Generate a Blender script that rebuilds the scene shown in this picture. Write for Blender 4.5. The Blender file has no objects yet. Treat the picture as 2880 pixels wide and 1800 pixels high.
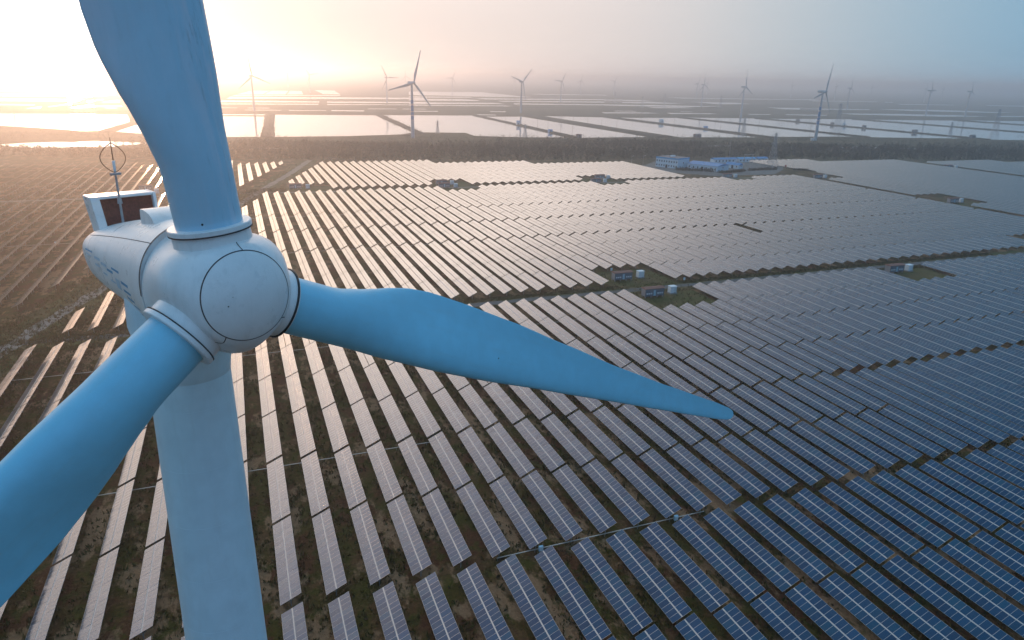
import bpy, math, random
import numpy as np
from mathutils import Matrix, Vector
from mathutils.bvhtree import BVHTree

sc = bpy.context.scene
COL = sc.collection
rad = math.radians

# ------------------------------------------------------------------ camera
CAM_F, CAM_PITCH, CAM_ROLL, CAM_YAW, CAM_H = 1972.86, 0.333549, 0.023684, 0.372030, 74.38
def cam_axes():
    fw = Vector((math.sin(CAM_YAW) * math.cos(CAM_PITCH), math.cos(CAM_YAW) * math.cos(CAM_PITCH), -math.sin(CAM_PITCH)))
    r = Vector((math.cos(CAM_YAW), -math.sin(CAM_YAW), 0))
    u = r.cross(fw)
    c, s = math.cos(CAM_ROLL), math.sin(CAM_ROLL)
    return r * c + u * s, u * c - r * s, fw
CR, CU, CF = cam_axes()
cam = bpy.data.cameras.new('camera')
cam.sensor_width = 36.0
cam.lens = 36.0 * CAM_F / 2880.0
cam.clip_start = 0.5
cam.clip_end = 90000.0
cam_ob = bpy.data.objects.new('camera', cam)
COL.objects.link(cam_ob)
mw = Matrix((CR, CU, -CF)).transposed().to_4x4()
mw.translation = (0, 0, CAM_H)
cam_ob.matrix_world = mw
sc.camera = cam_ob

# ------------------------------------------------------------------ sky, sun, exposure
SUN_EL, SUN_AZ = rad(1.9), rad(-9.5)
world = bpy.data.worlds.new('World')
sc.world = world
world.use_nodes = True
wn = world.node_tree
bg = wn.nodes['Background']
sky = wn.nodes.new('ShaderNodeTexSky')
sky.sky_type = 'NISHITA'
sky.sun_disc = False
sky.sun_elevation = SUN_EL
sky.sun_rotation = SUN_AZ
sky.air_density = 0.8
sky.dust_density = 2.0
sky.ozone_density = 5.0
def wnode(t, **kw):
    n = wn.nodes.new(t)
    for k_, v_ in kw.items(): setattr(n, k_, v_)
    return n
def wmath(op, a_, b_=None):
    n = wnode('ShaderNodeMath', operation=op)
    for i_, x_ in enumerate((a_, b_)):
        if x_ is None: continue
        if isinstance(x_, (int, float)): n.inputs[i_].default_value = x_
        else: wn.links.new(x_, n.inputs[i_])
    return n.outputs[0]
# Thick evening haze: the colour of the air changes evenly with the angle from the sun, alike on every side before the lift below
sdir = (math.sin(SUN_AZ) * math.cos(SUN_EL), math.cos(SUN_AZ) * math.cos(SUN_EL), math.sin(SUN_EL))
dt = wnode('ShaderNodeVectorMath', operation='DOT_PRODUCT'); dt.inputs[1].default_value = sdir
gen = wnode('ShaderNodeTexCoord').outputs['Generated']
wn.links.new(gen, dt.inputs[0])
th = wmath('DIVIDE', wmath('ARCCOSINE', dt.outputs['Value']), math.pi)
AIR = [(0, (4.0, 4.0, 3.8)), (2.5, (3.6, 3.2, 2.7)), (6, (1.35, 1.2, 1.02)), (10, (1.02, .89, .76)), (17, (.95, .82, .74)), (31, (.865, .755, .705)), (40, (.76, .70, .68)), (48, (.59, .62, .64)),
       (58, (.36, .50, .60)), (68, (.21, .42, .59)), (90, (.14, .36, .60)), (130, (.20, .38, .60)), (180, (.23, .39, .60))]
rp = wnode('ShaderNodeValToRGB'); rp.color_ramp.interpolation = 'B_SPLINE'
while len(rp.color_ramp.elements) < len(AIR): rp.color_ramp.elements.new(0.5)
for el_, (dg, c_) in zip(rp.color_ramp.elements, AIR): el_.position = dg / 180.0; el_.color = (*[x / 4 for x in c_], 1)
wn.links.new(th, rp.inputs[0])
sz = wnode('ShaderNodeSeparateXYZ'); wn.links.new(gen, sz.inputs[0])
mr = wnode('ShaderNodeMapRange', interpolation_type='SMOOTHSTEP'); wn.links.new(sz.outputs[2], mr.inputs[0])     # sky brightened with height, mostly sunward, to lift the panel reflections
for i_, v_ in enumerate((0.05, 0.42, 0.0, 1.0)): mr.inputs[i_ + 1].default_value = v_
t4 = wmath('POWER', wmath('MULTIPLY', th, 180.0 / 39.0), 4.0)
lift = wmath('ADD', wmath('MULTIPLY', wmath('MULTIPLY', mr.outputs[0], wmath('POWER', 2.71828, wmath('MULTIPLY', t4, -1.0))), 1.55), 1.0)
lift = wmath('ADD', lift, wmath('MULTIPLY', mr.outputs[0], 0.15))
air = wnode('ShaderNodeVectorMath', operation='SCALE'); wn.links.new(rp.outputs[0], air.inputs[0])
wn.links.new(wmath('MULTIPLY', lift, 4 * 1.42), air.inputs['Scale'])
nsky = wnode('ShaderNodeVectorMath', operation='SCALE'); nsky.inputs['Scale'].default_value = 0.012
wn.links.new(sky.outputs[0], nsky.inputs[0])
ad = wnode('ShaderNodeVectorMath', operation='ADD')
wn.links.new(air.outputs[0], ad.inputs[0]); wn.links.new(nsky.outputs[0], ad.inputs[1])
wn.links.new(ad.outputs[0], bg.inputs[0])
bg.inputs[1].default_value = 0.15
sun = bpy.data.lights.new('sun', 'SUN')
sun.energy = 0.55
sun.angle = rad(1.5)
sun.color = (1.0, 0.54, 0.30)
sun_ob = bpy.data.objects.new('sun', sun)
COL.objects.link(sun_ob)
sd = Vector((math.sin(SUN_AZ) * math.cos(SUN_EL), math.cos(SUN_AZ) * math.cos(SUN_EL), math.sin(SUN_EL)))
sun_ob.rotation_euler = (-sd).to_track_quat('-Z', 'Y').to_euler()
sun_ob.location = (-300, 900, 200)
vs = sc.view_settings
vs.view_transform = 'Standard'
vs.look = 'None'
vs.exposure = 2.22
vs.gamma = 1.0
vs.use_curve_mapping = False
sc.render.engine = 'CYCLES'
cy = sc.cycles
cy.use_denoising = True
cy.max_bounces = 6
cy.diffuse_bounces = 3
cy.glossy_bounces = 3
cy.transmission_bounces = 2
cy.volume_bounces = 2
cy.sample_clamp_indirect = 8.0

# ------------------------------------------------------------------ helpers
rng = np.random.default_rng(7)
rnd = random.Random(11)
def px(X, Y, Z):
    p = Vector((X, Y, Z - CAM_H))
    d = p.dot(CF)
    if d < 1: return None
    return 1440 + CAM_F * p.dot(CR) / d, 900 - CAM_F * p.dot(CU) / d, d

def tag(o, label=None, cat=None, group=None, kind=None):
    if label: o['label'] = label
    if cat: o['category'] = cat
    if group: o['group'] = group
    if kind: o['kind'] = kind
    return o

def empty(name, loc, label=None, cat=None, group=None, rotz=0.0):
    o = bpy.data.objects.new(name, None)
    o.empty_display_size = 0.5
    COL.objects.link(o)
    o.location = loc
    o.rotation_euler = (0, 0, rotz)
    return tag(o, label, cat, group)

class MB:
    """collects geometry for one mesh"""
    def __init__(s):
        s.v, s.f, s.m = [], [], []
    def quadmesh(s, verts, faces, m=0):
        b = len(s.v)
        s.v += [tuple(p) for p in verts]
        s.f += [tuple(i + b for i in f) for f in faces]
        s.m += [m] * len(faces)
        return s
    def box(s, x0, x1, y0, y1, z0, z1, m=0, M=None):
        vs_ = [(x0, y0, z0), (x1, y0, z0), (x1, y1, z0), (x0, y1, z0), (x0, y0, z1), (x1, y0, z1), (x1, y1, z1), (x0, y1, z1)]
        if M is not None: vs_ = [M @ Vector(p) for p in vs_]
        return s.quadmesh(vs_, [(0, 3, 2, 1), (4, 5, 6, 7), (0, 1, 5, 4), (1, 2, 6, 5), (2, 3, 7, 6), (3, 0, 4, 7)], m)
    def rings(s, rings, m=0, cap0=True, cap1=True, closed=True):
        n = len(rings[0]); b = len(s.v)
        for r in rings: s.v += [tuple(p) for p in r]
        for i in range(len(rings) - 1):
            for j in range(n if closed else n - 1):
                k = (j + 1) % n
                s.f.append((b + i * n + j, b + i * n + k, b + (i + 1) * n + k, b + (i + 1) * n + j)); s.m.append(m)
        if cap0: s.f.append(tuple(b + j for j in reversed(range(n)))); s.m.append(m)
        if cap1: s.f.append(tuple(b + (len(rings) - 1) * n + j for j in range(n))); s.m.append(m)
        return s
    def bar(s, p, q, w, m=0, w2=None, n=4):
        p, q = Vector(p), Vector(q); d = (q - p)
        if d.length < 1e-6: return s
        d.normalize()
        a = d.orthogonal().normalized() if abs(d.z) < 0.99 else Vector((1, 0, 0))
        if abs(d.z) < 0.99: a = Vector((0, 0, 1)).cross(d).normalized()
        c = d.cross(a); w2 = w if w2 is None else w2
        R = []
        for pt, ww in ((p, w), (q, w2)):
            R.append([pt + (a * math.cos(t) + c * math.sin(t)) * ww for t in [2 * math.pi * (i + .5) / n for i in range(n)]])
        return s.rings(R, m)
    def tube(s, pts, w, m=0, n=8, closed=False):
        pts = [Vector(p) for p in pts]
        R = []
        L = len(pts); prev = None
        for i, p in enumerate(pts):
            if closed: d = pts[(i + 1) % L] - pts[i - 1]
            else: d = pts[min(i + 1, L - 1)] - pts[max(i - 1, 0)]
            d.normalize()
            a = (prev - d * prev.dot(d)).normalized() if prev else d.orthogonal().normalized()
            prev = a; c = d.cross(a)
            R.append([p + (a * math.cos(2 * math.pi * k / n) + c * math.sin(2 * math.pi * k / n)) * w for k in range(n)])
        if closed: R.append(R[0])
        return s.rings(R, m, not closed, not closed)
    def mesh(s, name, mats, smooth=False, angle=None):
        me = bpy.data.meshes.new(name)
        me.from_pydata(s.v, [], s.f)
        for mt in (mats if isinstance(mats, (list, tuple)) else [mats]): me.materials.append(mt)
        if any(s.m): me.polygons.foreach_set('material_index', s.m)
        if smooth:
            me.polygons.foreach_set('use_smooth', [True] * len(s.f))
            if angle is not None: me.set_sharp_from_angle(angle=rad(angle))
        me.validate()
        me.update()
        return me
    def build(s, name, mats, parent=None, smooth=False, angle=None, loc=None):
        o = bpy.data.objects.new(name, s.mesh(name, mats, smooth, angle))
        COL.objects.link(o)
        if parent: o.parent = parent
        if loc is not None: o.location = loc
        return o

def put(name, me, parent=None, M=None, loc=None):
    o = bpy.data.objects.new(name, me)
    COL.objects.link(o)
    if parent: o.parent = parent
    if M is not None: o.matrix_basis = M
    if loc is not None: o.location = loc
    return o

def np_mesh(name, V, Fc, mat, uv=None):
    """fast mesh from arrays: V (n,3), Fc (m,k)"""
    me = bpy.data.meshes.new(name)
    m, k = Fc.shape
    me.vertices.add(len(V)); me.vertices.foreach_set('co', np.ascontiguousarray(V, np.float32).ravel())
    me.loops.add(m * k); me.loops.foreach_set('vertex_index', np.ascontiguousarray(Fc, np.int32).ravel())
    me.polygons.add(m); me.polygons.foreach_set('loop_start', np.arange(0, m * k, k, dtype=np.int32))
    if uv is not None:
        l = me.uv_layers.new(name='UVMap'); l.data.foreach_set('uv', np.ascontiguousarray(uv, np.float32).ravel())
    me.polygons.foreach_set('use_smooth', np.zeros(m, dtype=bool))
    me.update(calc_edges=True); me.validate()
    for mt in (mat if isinstance(mat, (list, tuple)) else [mat]): me.materials.append(mt)
    return me

# ------------------------------------------------------------------ materials
def new_mat(name):
    m = bpy.data.materials.new(name); m.use_nodes = True
    return m, m.node_tree, m.node_tree.nodes['Principled BSDF']
def N(nt, typ, **kw):
    n = nt.nodes.new(typ)
    for k, v in kw.items(): setattr(n, k, v)
    return n
def setin(n, **kw):
    for k, v in kw.items(): n.inputs[k.replace('_', ' ')].default_value = v
def noise(nt, vec, scale, detail=3.0, rough=0.55):
    n = N(nt, 'ShaderNodeTexNoise'); setin(n, Scale=scale, Detail=detail, Roughness=rough)
    if vec is not None: nt.links.new(vec, n.inputs['Vector'])
    return n.outputs['Fac']
def ramp(nt, fac, stops):
    n = N(nt, 'ShaderNodeValToRGB'); e = n.color_ramp.elements
    while len(e) < len(stops): e.new(0.5)
    for el, (p, c) in zip(e, stops):
        el.position = p; el.color = (*c, 1) if len(c) == 3 else c
    nt.links.new(fac, n.inputs['Fac'])
    return n.outputs['Color']
def mix(nt, fac, a, b, mode='MIX'):
    n = N(nt, 'ShaderNodeMix', data_type='RGBA', blend_type=mode)
    for i, x in ((0, fac), (6, a), (7, b)):
        if isinstance(x, (int, float)): n.inputs[i].default_value = x
        elif isinstance(x, tuple): n.inputs[i].default_value = (*x, 1)
        else: nt.links.new(x, n.inputs[i])
    return n.outputs[2]
def bump(nt, b, h, strength, dist):
    n = N(nt, 'ShaderNodeBump'); setin(n, Strength=strength, Distance=dist)
    nt.links.new(h, n.inputs['Height']); nt.links.new(n.outputs[0], b.inputs['Normal'])
def objco(nt): return N(nt, 'ShaderNodeTexCoord').outputs['Object']
def scaled(nt, vec, s):
    n = N(nt, 'ShaderNodeMapping'); n.inputs['Scale'].default_value = s
    nt.links.new(vec, n.inputs['Vector']); return n.outputs[0]
def simple(name, col, rough=0.6, metal=0.0, var=0.12, scale=2.0, spec=0.5):
    m, nt, b = new_mat(name)
    f = noise(nt, objco(nt), scale, 4)
    c = ramp(nt, f, [(0.3, tuple(x * (1 - var) for x in col)), (0.7, tuple(min(1, x * (1 + var)) for x in col))])
    nt.links.new(c, b.inputs['Base Color'])
    setin(b, Roughness=rough, Metallic=metal); b.inputs['Specular IOR Level'].default_value = spec
    return m

def mat_ground():
    m, nt, b = new_mat('ground_soil_and_grass')
    co = objco(nt)
    big = noise(nt, co, 0.035, 4, 0.6)
    mid = noise(nt, co, 0.22, 5, 0.65)
    fine = noise(nt, co, 1.7, 5, 0.7)
    soil = ramp(nt, fine, [(0.25, (0.05, 0.030, 0.015)), (0.55, (0.14, 0.088, 0.046)), (0.8, (0.23, 0.15, 0.085))])
    grass = ramp(nt, fine, [(0.25, (0.034, 0.032, 0.008)), (0.55, (0.084, 0.071, 0.018)), (0.8, (0.15, 0.115, 0.036))])
    red = ramp(nt, fine, [(0.3, (0.055, 0.022, 0.013)), (0.7, (0.16, 0.075, 0.042))])
    f1 = ramp(nt, mid, [(0.43, (0, 0, 0)), (0.54, (1, 1, 1))])
    c = mix(nt, f1, soil, grass)
    f2 = ramp(nt, noise(nt, scaled(nt, co, (0.13, 0.08, 0.1)), 1.0, 5, 0.62), [(0.50, (0, 0, 0)), (0.58, (0.9, 0.9, 0.9))])
    c = mix(nt, f2, c, red)
    f4 = ramp(nt, noise(nt, scaled(nt, co, (0.33, 0.25, 0.1)), 1.0, 4, 0.6), [(0.52, (0, 0, 0)), (0.58, (0.85, 0.85, 0.85))])
    green = ramp(nt, fine, [(0.25, (0.034, 0.040, 0.008)), (0.7, (0.095, 0.098, 0.02))])
    c = mix(nt, f4, c, green)
    f3 = ramp(nt, noise(nt, scaled(nt, co, (0.15, 0.07, 0.1)), 1.0, 6, 0.7), [(0.515, (0, 0, 0)), (0.575, (0.95, 0.95, 0.95))])
    sand = ramp(nt, fine, [(0.2, (0.18, 0.12, 0.082)), (0.7, (0.36, 0.26, 0.19))])
    c = mix(nt, f3, c, sand)
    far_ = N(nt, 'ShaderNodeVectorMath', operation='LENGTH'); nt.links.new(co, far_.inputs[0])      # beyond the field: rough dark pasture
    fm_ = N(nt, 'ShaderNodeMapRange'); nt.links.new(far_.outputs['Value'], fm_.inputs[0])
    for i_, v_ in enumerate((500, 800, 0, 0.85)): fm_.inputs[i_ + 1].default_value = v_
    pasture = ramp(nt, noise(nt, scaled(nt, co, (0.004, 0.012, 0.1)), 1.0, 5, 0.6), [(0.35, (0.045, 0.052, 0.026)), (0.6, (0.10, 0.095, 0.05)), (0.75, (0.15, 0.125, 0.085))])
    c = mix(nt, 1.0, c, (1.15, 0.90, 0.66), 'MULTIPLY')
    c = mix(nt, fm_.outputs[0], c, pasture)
    nt.links.new(c, b.inputs['Base Color'])
    setin(b, Roughness=0.95); b.inputs['Specular IOR Level'].default_value = 0.15
    h = N(nt, 'ShaderNodeMath', operation='ADD')
    nt.links.new(fine, h.inputs[0]); nt.links.new(mid, h.inputs[1])
    bump(nt, b, h.outputs[0], 0.9, 0.5)
    return m
def mat_grass():
    m, nt, b = new_mat('weed_blades')
    g = N(nt, 'ShaderNodeNewGeometry')
    c = ramp(nt, g.outputs['Random Per Island'], [(0.0, (0.050, 0.054, 0.010)), (0.35, (0.095, 0.080, 0.018)), (0.6, (0.15, 0.10, 0.028)), (0.8, (0.17, 0.09, 0.032)), (1.0, (0.085, 0.038, 0.018))])
    nt.links.new(c, b.inputs['Base Color']); setin(b, Roughness=0.8); b.inputs['Specular IOR Level'].default_value = 0.2
    return m
def mat_foliage(name, stops):
    m, nt, b = new_mat(name)
    g = N(nt, 'ShaderNodeNewGeometry')
    c = ramp(nt, g.outputs['Random Per Island'], stops)
    big = noise(nt, objco(nt), 0.03, 3)
    c2 = mix(nt, ramp(nt, big, [(0.4, (0, 0, 0)), (0.65, (1, 1, 1))]), c, (0.022, 0.032, 0.013))
    nt.links.new(c2, b.inputs['Base Color']); setin(b, Roughness=0.7); b.inputs['Specular IOR Level'].default_value = 0.25
    return m
def mat_gravel(name, lo, hi):
    m, nt, b = new_mat(name)
    co = objco(nt)
    f = noise(nt, co, 2.5, 6, 0.7); g = noise(nt, co, 0.25, 4)
    c = ramp(nt, f, [(0.25, lo), (0.75, hi)])
    c = mix(nt, ramp(nt, g, [(0.50, (0, 0, 0)), (0.66, (0.6, 0.6, 0.6))]), c, (0.075, 0.066, 0.03))
    nt.links.new(c, b.inputs['Base Color']); setin(b, Roughness=0.9); b.inputs['Specular IOR Level'].default_value = 0.2
    bump(nt, b, f, 0.5, 0.1)
    return m
def mat_water():
    m, nt, b = new_mat('pond_water')
    co = objco(nt)
    n1 = noise(nt, scaled(nt, co, (0.25, 0.6, 1)), 1.0, 3)
    n2 = noise(nt, co, 0.01, 3)
    c = ramp(nt, n2, [(0.3, (0.22, 0.20, 0.18)), (0.7, (0.32, 0.29, 0.26))])
    nt.links.new(c, b.inputs['Base Color'])
    setin(b, Roughness=0.10, IOR=1.33, Coat_Weight=1.0, Coat_Roughness=0.06, Coat_IOR=2.1)
    bump(nt, b, n1, 0.06, 0.05)
    return m
def glass_color(nt, r):
    return ramp(nt, r, [(0.0, (0.0005, 0.038, 0.098)), (0.35, (0.0005, 0.052, 0.128)), (0.65, (0.002, 0.048, 0.112)), (0.85, (0.0005, 0.066, 0.132)), (1.0, (0.003, 0.060, 0.145))])
def mat_module():
    m, nt, b = new_mat('solar_glass')
    oi = N(nt, 'ShaderNodeObjectInfo')
    c = glass_color(nt, oi.outputs['Random'])
    # fine cell joints: 6 x 10 cells on the 0.93 x 1.54 m glass
    co = objco(nt)
    sep = N(nt, 'ShaderNodeSeparateXYZ'); nt.links.new(co, sep.inputs[0])
    lines = []
    for ax, pitch in ((0, 0.154), (1, 0.155)):
        a = N(nt, 'ShaderNodeMath', operation='PINGPONG'); a.inputs[1].default_value = pitch / 2
        nt.links.new(sep.outputs[ax], a.inputs[0])
        l = N(nt, 'ShaderNodeMath', operation='LESS_THAN'); l.inputs[1].default_value = 0.004
        nt.links.new(a.outputs[0], l.inputs[0]); lines.append(l.outputs[0])
    mx = N(nt, 'ShaderNodeMath', operation='MAXIMUM'); nt.links.new(lines[0], mx.inputs[0]); nt.links.new(lines[1], mx.inputs[1])
    k = N(nt, 'ShaderNodeMath', operation='MULTIPLY'); nt.links.new(mx.outputs[0], k.inputs[0]); k.inputs[1].default_value = 0.5
    c = mix(nt, k.outputs[0], c, (0.13, 0.16, 0.22))
    dust = noise(nt, N(nt, 'ShaderNodeNewGeometry').outputs['Position'], 0.6, 4, 0.6)
    c = mix(nt, ramp(nt, dust, [(0.4, (0.0, 0.0, 0.0)), (0.75, (0.05, 0.05, 0.05))]), c, (0.16, 0.15, 0.14))
    nt.links.new(c, b.inputs['Base Color'])
    setin(b, Roughness=0.13, IOR=1.5)
    b.inputs['Specular IOR Level'].default_value = 0.3
    lw = N(nt, 'ShaderNodeLayerWeight'); lw.inputs['Blend'].default_value = 0.5      # dusty glass: gloss grows towards grazing view
    cw = ramp(nt, lw.outputs['Facing'], [(0.28, (0.0,) * 3), (0.46, (0.25,) * 3), (0.57, (0.58,) * 3), (0.67, (1,) * 3)])
    nt.links.new(cw, b.inputs['Coat Weight'])
    setin(b, Coat_Roughness=0.13, Coat_IOR=3.4, Coat_Tint=(1.0, 0.81, 0.58, 1))
    return m
def mat_module_far():
    """table face with the module joints drawn along u (columns) and v (two rows): joints too thin to model at that distance"""
    m, nt, b = new_mat('solar_glass_far')
    uv = N(nt, 'ShaderNodeUVMap').outputs[0]
    sep = N(nt, 'ShaderNodeSeparateXYZ'); nt.links.new(uv, sep.inputs[0])
    fl = N(nt, 'ShaderNodeVectorMath', operation='FLOOR'); nt.links.new(uv, fl.inputs[0])
    wn_ = N(nt, 'ShaderNodeTexWhiteNoise', noise_dimensions='2D'); nt.links.new(fl.outputs[0], wn_.inputs['Vector'])
    c = glass_color(nt, wn_.outputs['Value'])
    outs = []
    for ax, w in ((0, 0.045), (1, 0.028)):
        fr = N(nt, 'ShaderNodeMath', operation='PINGPONG'); fr.inputs[1].default_value = 0.5
        nt.links.new(sep.outputs[ax], fr.inputs[0])
        l = N(nt, 'ShaderNodeMath', operation='LESS_THAN'); l.inputs[1].default_value = w
        nt.links.new(fr.outputs[0], l.inputs[0]); outs.append(l.outputs[0])
    mx = N(nt, 'ShaderNodeMath', operation='MAXIMUM'); nt.links.new(outs[0], mx.inputs[0]); nt.links.new(outs[1], mx.inputs[1])
    c = mix(nt, mx.outputs[0], c, (0.24, 0.26, 0.29))
    dust = noise(nt, N(nt, 'ShaderNodeNewGeometry').outputs['Position'], 0.6, 4, 0.6)
    c = mix(nt, ramp(nt, dust, [(0.4, (0.0, 0.0, 0.0)), (0.75, (0.05, 0.05, 0.05))]), c, (0.16, 0.15, 0.14))
    nt.links.new(c, b.inputs['Base Color'])
    rr = N(nt, 'ShaderNodeMath', operation='MULTIPLY_ADD'); nt.links.new(mx.outputs[0], rr.inputs[0]); rr.inputs[1].default_value = 0.3; rr.inputs[2].default_value = 0.13
    nt.links.new(rr.outputs[0], b.inputs['Roughness'])
    b.inputs['Specular IOR Level'].default_value = 0.3
    lw = N(nt, 'ShaderNodeLayerWeight'); lw.inputs['Blend'].default_value = 0.5      # dusty glass: gloss grows towards grazing view
    cw = ramp(nt, lw.outputs['Facing'], [(0.28, (0.0,) * 3), (0.46, (0.25,) * 3), (0.57, (0.58,) * 3), (0.67, (1,) * 3)])
    nt.links.new(cw, b.inputs['Coat Weight'])
    setin(b, Coat_Roughness=0.13, Coat_IOR=3.4, Coat_Tint=(1.0, 0.81, 0.58, 1))
    return m
def mat_white_paint(name, col=(0.78, 0.79, 0.80), streak_axis=2, streak=0.0, rough=0.38):
    m, nt, b = new_mat(name)
    co = objco(nt)
    f = noise(nt, co, 1.3, 6, 0.6)
    c = ramp(nt, f, [(0.3, tuple(x * 0.90 for x in col)), (0.7, col)])
    f0 = noise(nt, scaled(nt, co, (0.5, 0.5, 0.16)), 1.0, 5, 0.6)
    c = mix(nt, ramp(nt, f0, [(0.38, (0, 0, 0)), (0.62, (0.45, 0.45, 0.45))]), c, tuple(x * 0.82 for x in col))
    sv = [3.2, 3.2, 3.2]; sv[streak_axis] = 0.22
    g = noise(nt, scaled(nt, co, tuple(sv)), 1.0, 5, 0.65)
    c = mix(nt, ramp(nt, g, [(0.52, (0, 0, 0)), (0.75, (streak, streak, streak))]), c, (0.33, 0.34, 0.33))
    sp = noise(nt, co, 16.0, 2)
    c = mix(nt, ramp(nt, sp, [(0.72, (0, 0, 0)), (0.78, (streak * .8,) * 3)]), c, (0.25, 0.25, 0.24))
    nt.links.new(c, b.inputs['Base Color'])
    r = ramp(nt, f, [(0.3, (rough * .85,) * 3), (0.7, (rough * 1.15,) * 3)])
    nt.links.new(r, b.inputs['Roughness'])
    return m

M_GROUND = mat_ground()
M_GRASS = mat_grass()
M_TREE = mat_foliage('tree_leaves', [(0.0, (0.009, 0.019, 0.009)), (0.4, (0.016, 0.029, 0.012)), (0.75, (0.028, 0.040, 0.016)), (1.0, (0.045, 0.048, 0.02))])
M_SHRUB = mat_foliage('shrub_leaves', [(0.0, (0.022, 0.032, 0.011)), (0.6, (0.045, 0.05, 0.017)), (1.0, (0.075, 0.06, 0.025))])
M_BARK = simple('bark', (0.06, 0.045, 0.032), 0.9)
def mat_verge():
    m, nt, b = new_mat('verge_grass')
    co = objco(nt); f = noise(nt, co, 0.9, 6, 0.7); g = noise(nt, co, 0.12, 4)
    c = mix(nt, ramp(nt, g, [(0.4, (0, 0, 0)), (0.6, (1, 1, 1))]), ramp(nt, f, [(0.25, (0.045, 0.048, 0.011)), (0.75, (0.12, 0.115, 0.028))]), ramp(nt, f, [(0.25, (0.08, 0.056, 0.022)), (0.75, (0.18, 0.128, 0.055))]))
    nt.links.new(c, b.inputs['Base Color']); setin(b, Roughness=0.95); b.inputs['Specular IOR Level'].default_value = 0.15
    bump(nt, b, f, 0.8, 0.3)
    return m
M_VERGE = mat_verge()
M_ROAD = mat_gravel('road_gravel', (0.085, 0.08, 0.08), (0.19, 0.18, 0.175))
M_PATH = mat_gravel('path_gravel', (0.17, 0.145, 0.12), (0.34, 0.29, 0.245))
M_WATER = mat_water()
M_DIKE = mat_gravel('dike_earth', (0.045, 0.042, 0.024), (0.10, 0.085, 0.055))
M_GLASS = mat_module()
M_GLASS_FAR = mat_module_far()
M_ALU = simple('aluminium_frame', (0.36, 0.38, 0.40), 0.35, 0.55, 0.06, 6)
M_STEEL = simple('galvanised_steel', (0.34, 0.36, 0.38), 0.5, 0.5, 0.15, 5)
M_RAIL = simple('light_rail', (0.50, 0.47, 0.44), 0.45, 0.2, 0.06, 4)
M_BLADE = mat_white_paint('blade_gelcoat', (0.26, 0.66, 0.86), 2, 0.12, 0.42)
def mat_streaked():
    m = M_BLADE.copy(); m.name = 'blade_gelcoat_streaked_backlit'; nt = m.node_tree; b = nt.nodes['Principled BSDF']
    src = b.inputs['Base Color'].links[0].from_socket; co = objco(nt)
    g1 = noise(nt, scaled(nt, co, (1.3, 1.3, 0.12)), 1.6, 6, 0.7); g2 = noise(nt, scaled(nt, co, (5, 5, 0.5)), 1.3, 6, 0.75)
    sx = N(nt, 'ShaderNodeSeparateXYZ'); nt.links.new(co, sx.inputs[0])
    side = N(nt, 'ShaderNodeMapRange'); nt.links.new(sx.outputs[0], side.inputs[0])
    for i_, v_ in enumerate((0.1, -0.75, 0.0, 1.0)): side.inputs[i_ + 1].default_value = v_
    k = mix(nt, side.outputs[0], (0.15, 0.15, 0.15), (1, 1, 1))
    pale = mix(nt, 1.0, ramp(nt, g1, [(0.47, (0, 0, 0)), (0.60, (0.75, 0.75, 0.75))]), k, 'MULTIPLY')
    src = mix(nt, 0.4, src, (0.55, 0.60, 0.70))  # grey wash of sun flare and backlight mixed into the paint
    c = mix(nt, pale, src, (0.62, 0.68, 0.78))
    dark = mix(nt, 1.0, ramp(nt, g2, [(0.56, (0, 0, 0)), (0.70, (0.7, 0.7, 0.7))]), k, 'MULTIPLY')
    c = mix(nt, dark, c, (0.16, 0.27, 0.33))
    nt.links.new(c, b.inputs['Base Color'])
    return m
M_BLADE_STREAK = mat_streaked()
M_NAC = mat_white_paint('nacelle_paint', (0.88, 0.88, 0.88), 2, 0.20, 0.30)
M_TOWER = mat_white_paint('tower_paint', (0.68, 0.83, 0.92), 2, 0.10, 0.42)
M_SEAM = simple('dark_seam', (0.05, 0.05, 0.055), 0.7)
M_RUBBER = simple('black_rubber', (0.015, 0.015, 0.017), 0.45)
M_MESH = simple('rusty_grille', (0.17, 0.055, 0.042), 0.75, 0.0, 0.3, 9)
M_LOGO = simple('blue_lettering', (0.02, 0.30, 0.52), 0.4)
M_LOGO2 = simple('pale_blue_lettering', (0.42, 0.58, 0.70), 0.4)
M_FAR_SHADED = mat_white_paint('far_turbine_shaded', (0.40, 0.47, 0.52), 2, 0.05, 0.45)  # white turbines painted grey to stand in for their backlit shade
M_BAND = simple('blue_band', (0.03, 0.20, 0.42), 0.5)
M_HUTW = simple('hut_wall', (0.13, 0.155, 0.185), 0.7, 0, 0.08, 1.5)
M_HUTS = simple('hut_side_wall', (0.26, 0.26, 0.28), 0.7, 0, 0.08, 1.5)
M_HUTR = simple('hut_roof_red', (0.26, 0.115, 0.085), 0.75, 0, 0.15, 3)
M_DOOR = simple('pale_blue_door', (0.30, 0.48, 0.58), 0.5)
M_VENT = simple('white_vent', (0.62, 0.66, 0.70), 0.5)
M_CONC = simple('concrete', (0.27, 0.26, 0.25), 0.85)
M_BOX = simple('white_cabinet', (0.70, 0.76, 0.80), 0.45)
M_BOXD = simple('cabinet_rib', (0.42, 0.56, 0.64), 0.45)
M_CBLUE = simple('light_blue_box', (0.36, 0.56, 0.68), 0.5)
M_WALLW = simple('white_render', (0.62, 0.71, 0.78), 0.8, 0, 0.06, 0.4)
M_BLUE = simple('blue_trim', (0.04, 0.33, 0.60), 0.5)
M_ROOFB = simple('blue_sheet_roof', (0.02, 0.22, 0.48), 0.45)
M_ROOFG = simple('flat_roof_felt', (0.20, 0.17, 0.16), 0.85)
M_PANE = simple('dark_window', (0.02, 0.025, 0.035), 0.15)
M_RED = simple('red_sign', (0.5, 0.03, 0.03), 0.5)
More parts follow.
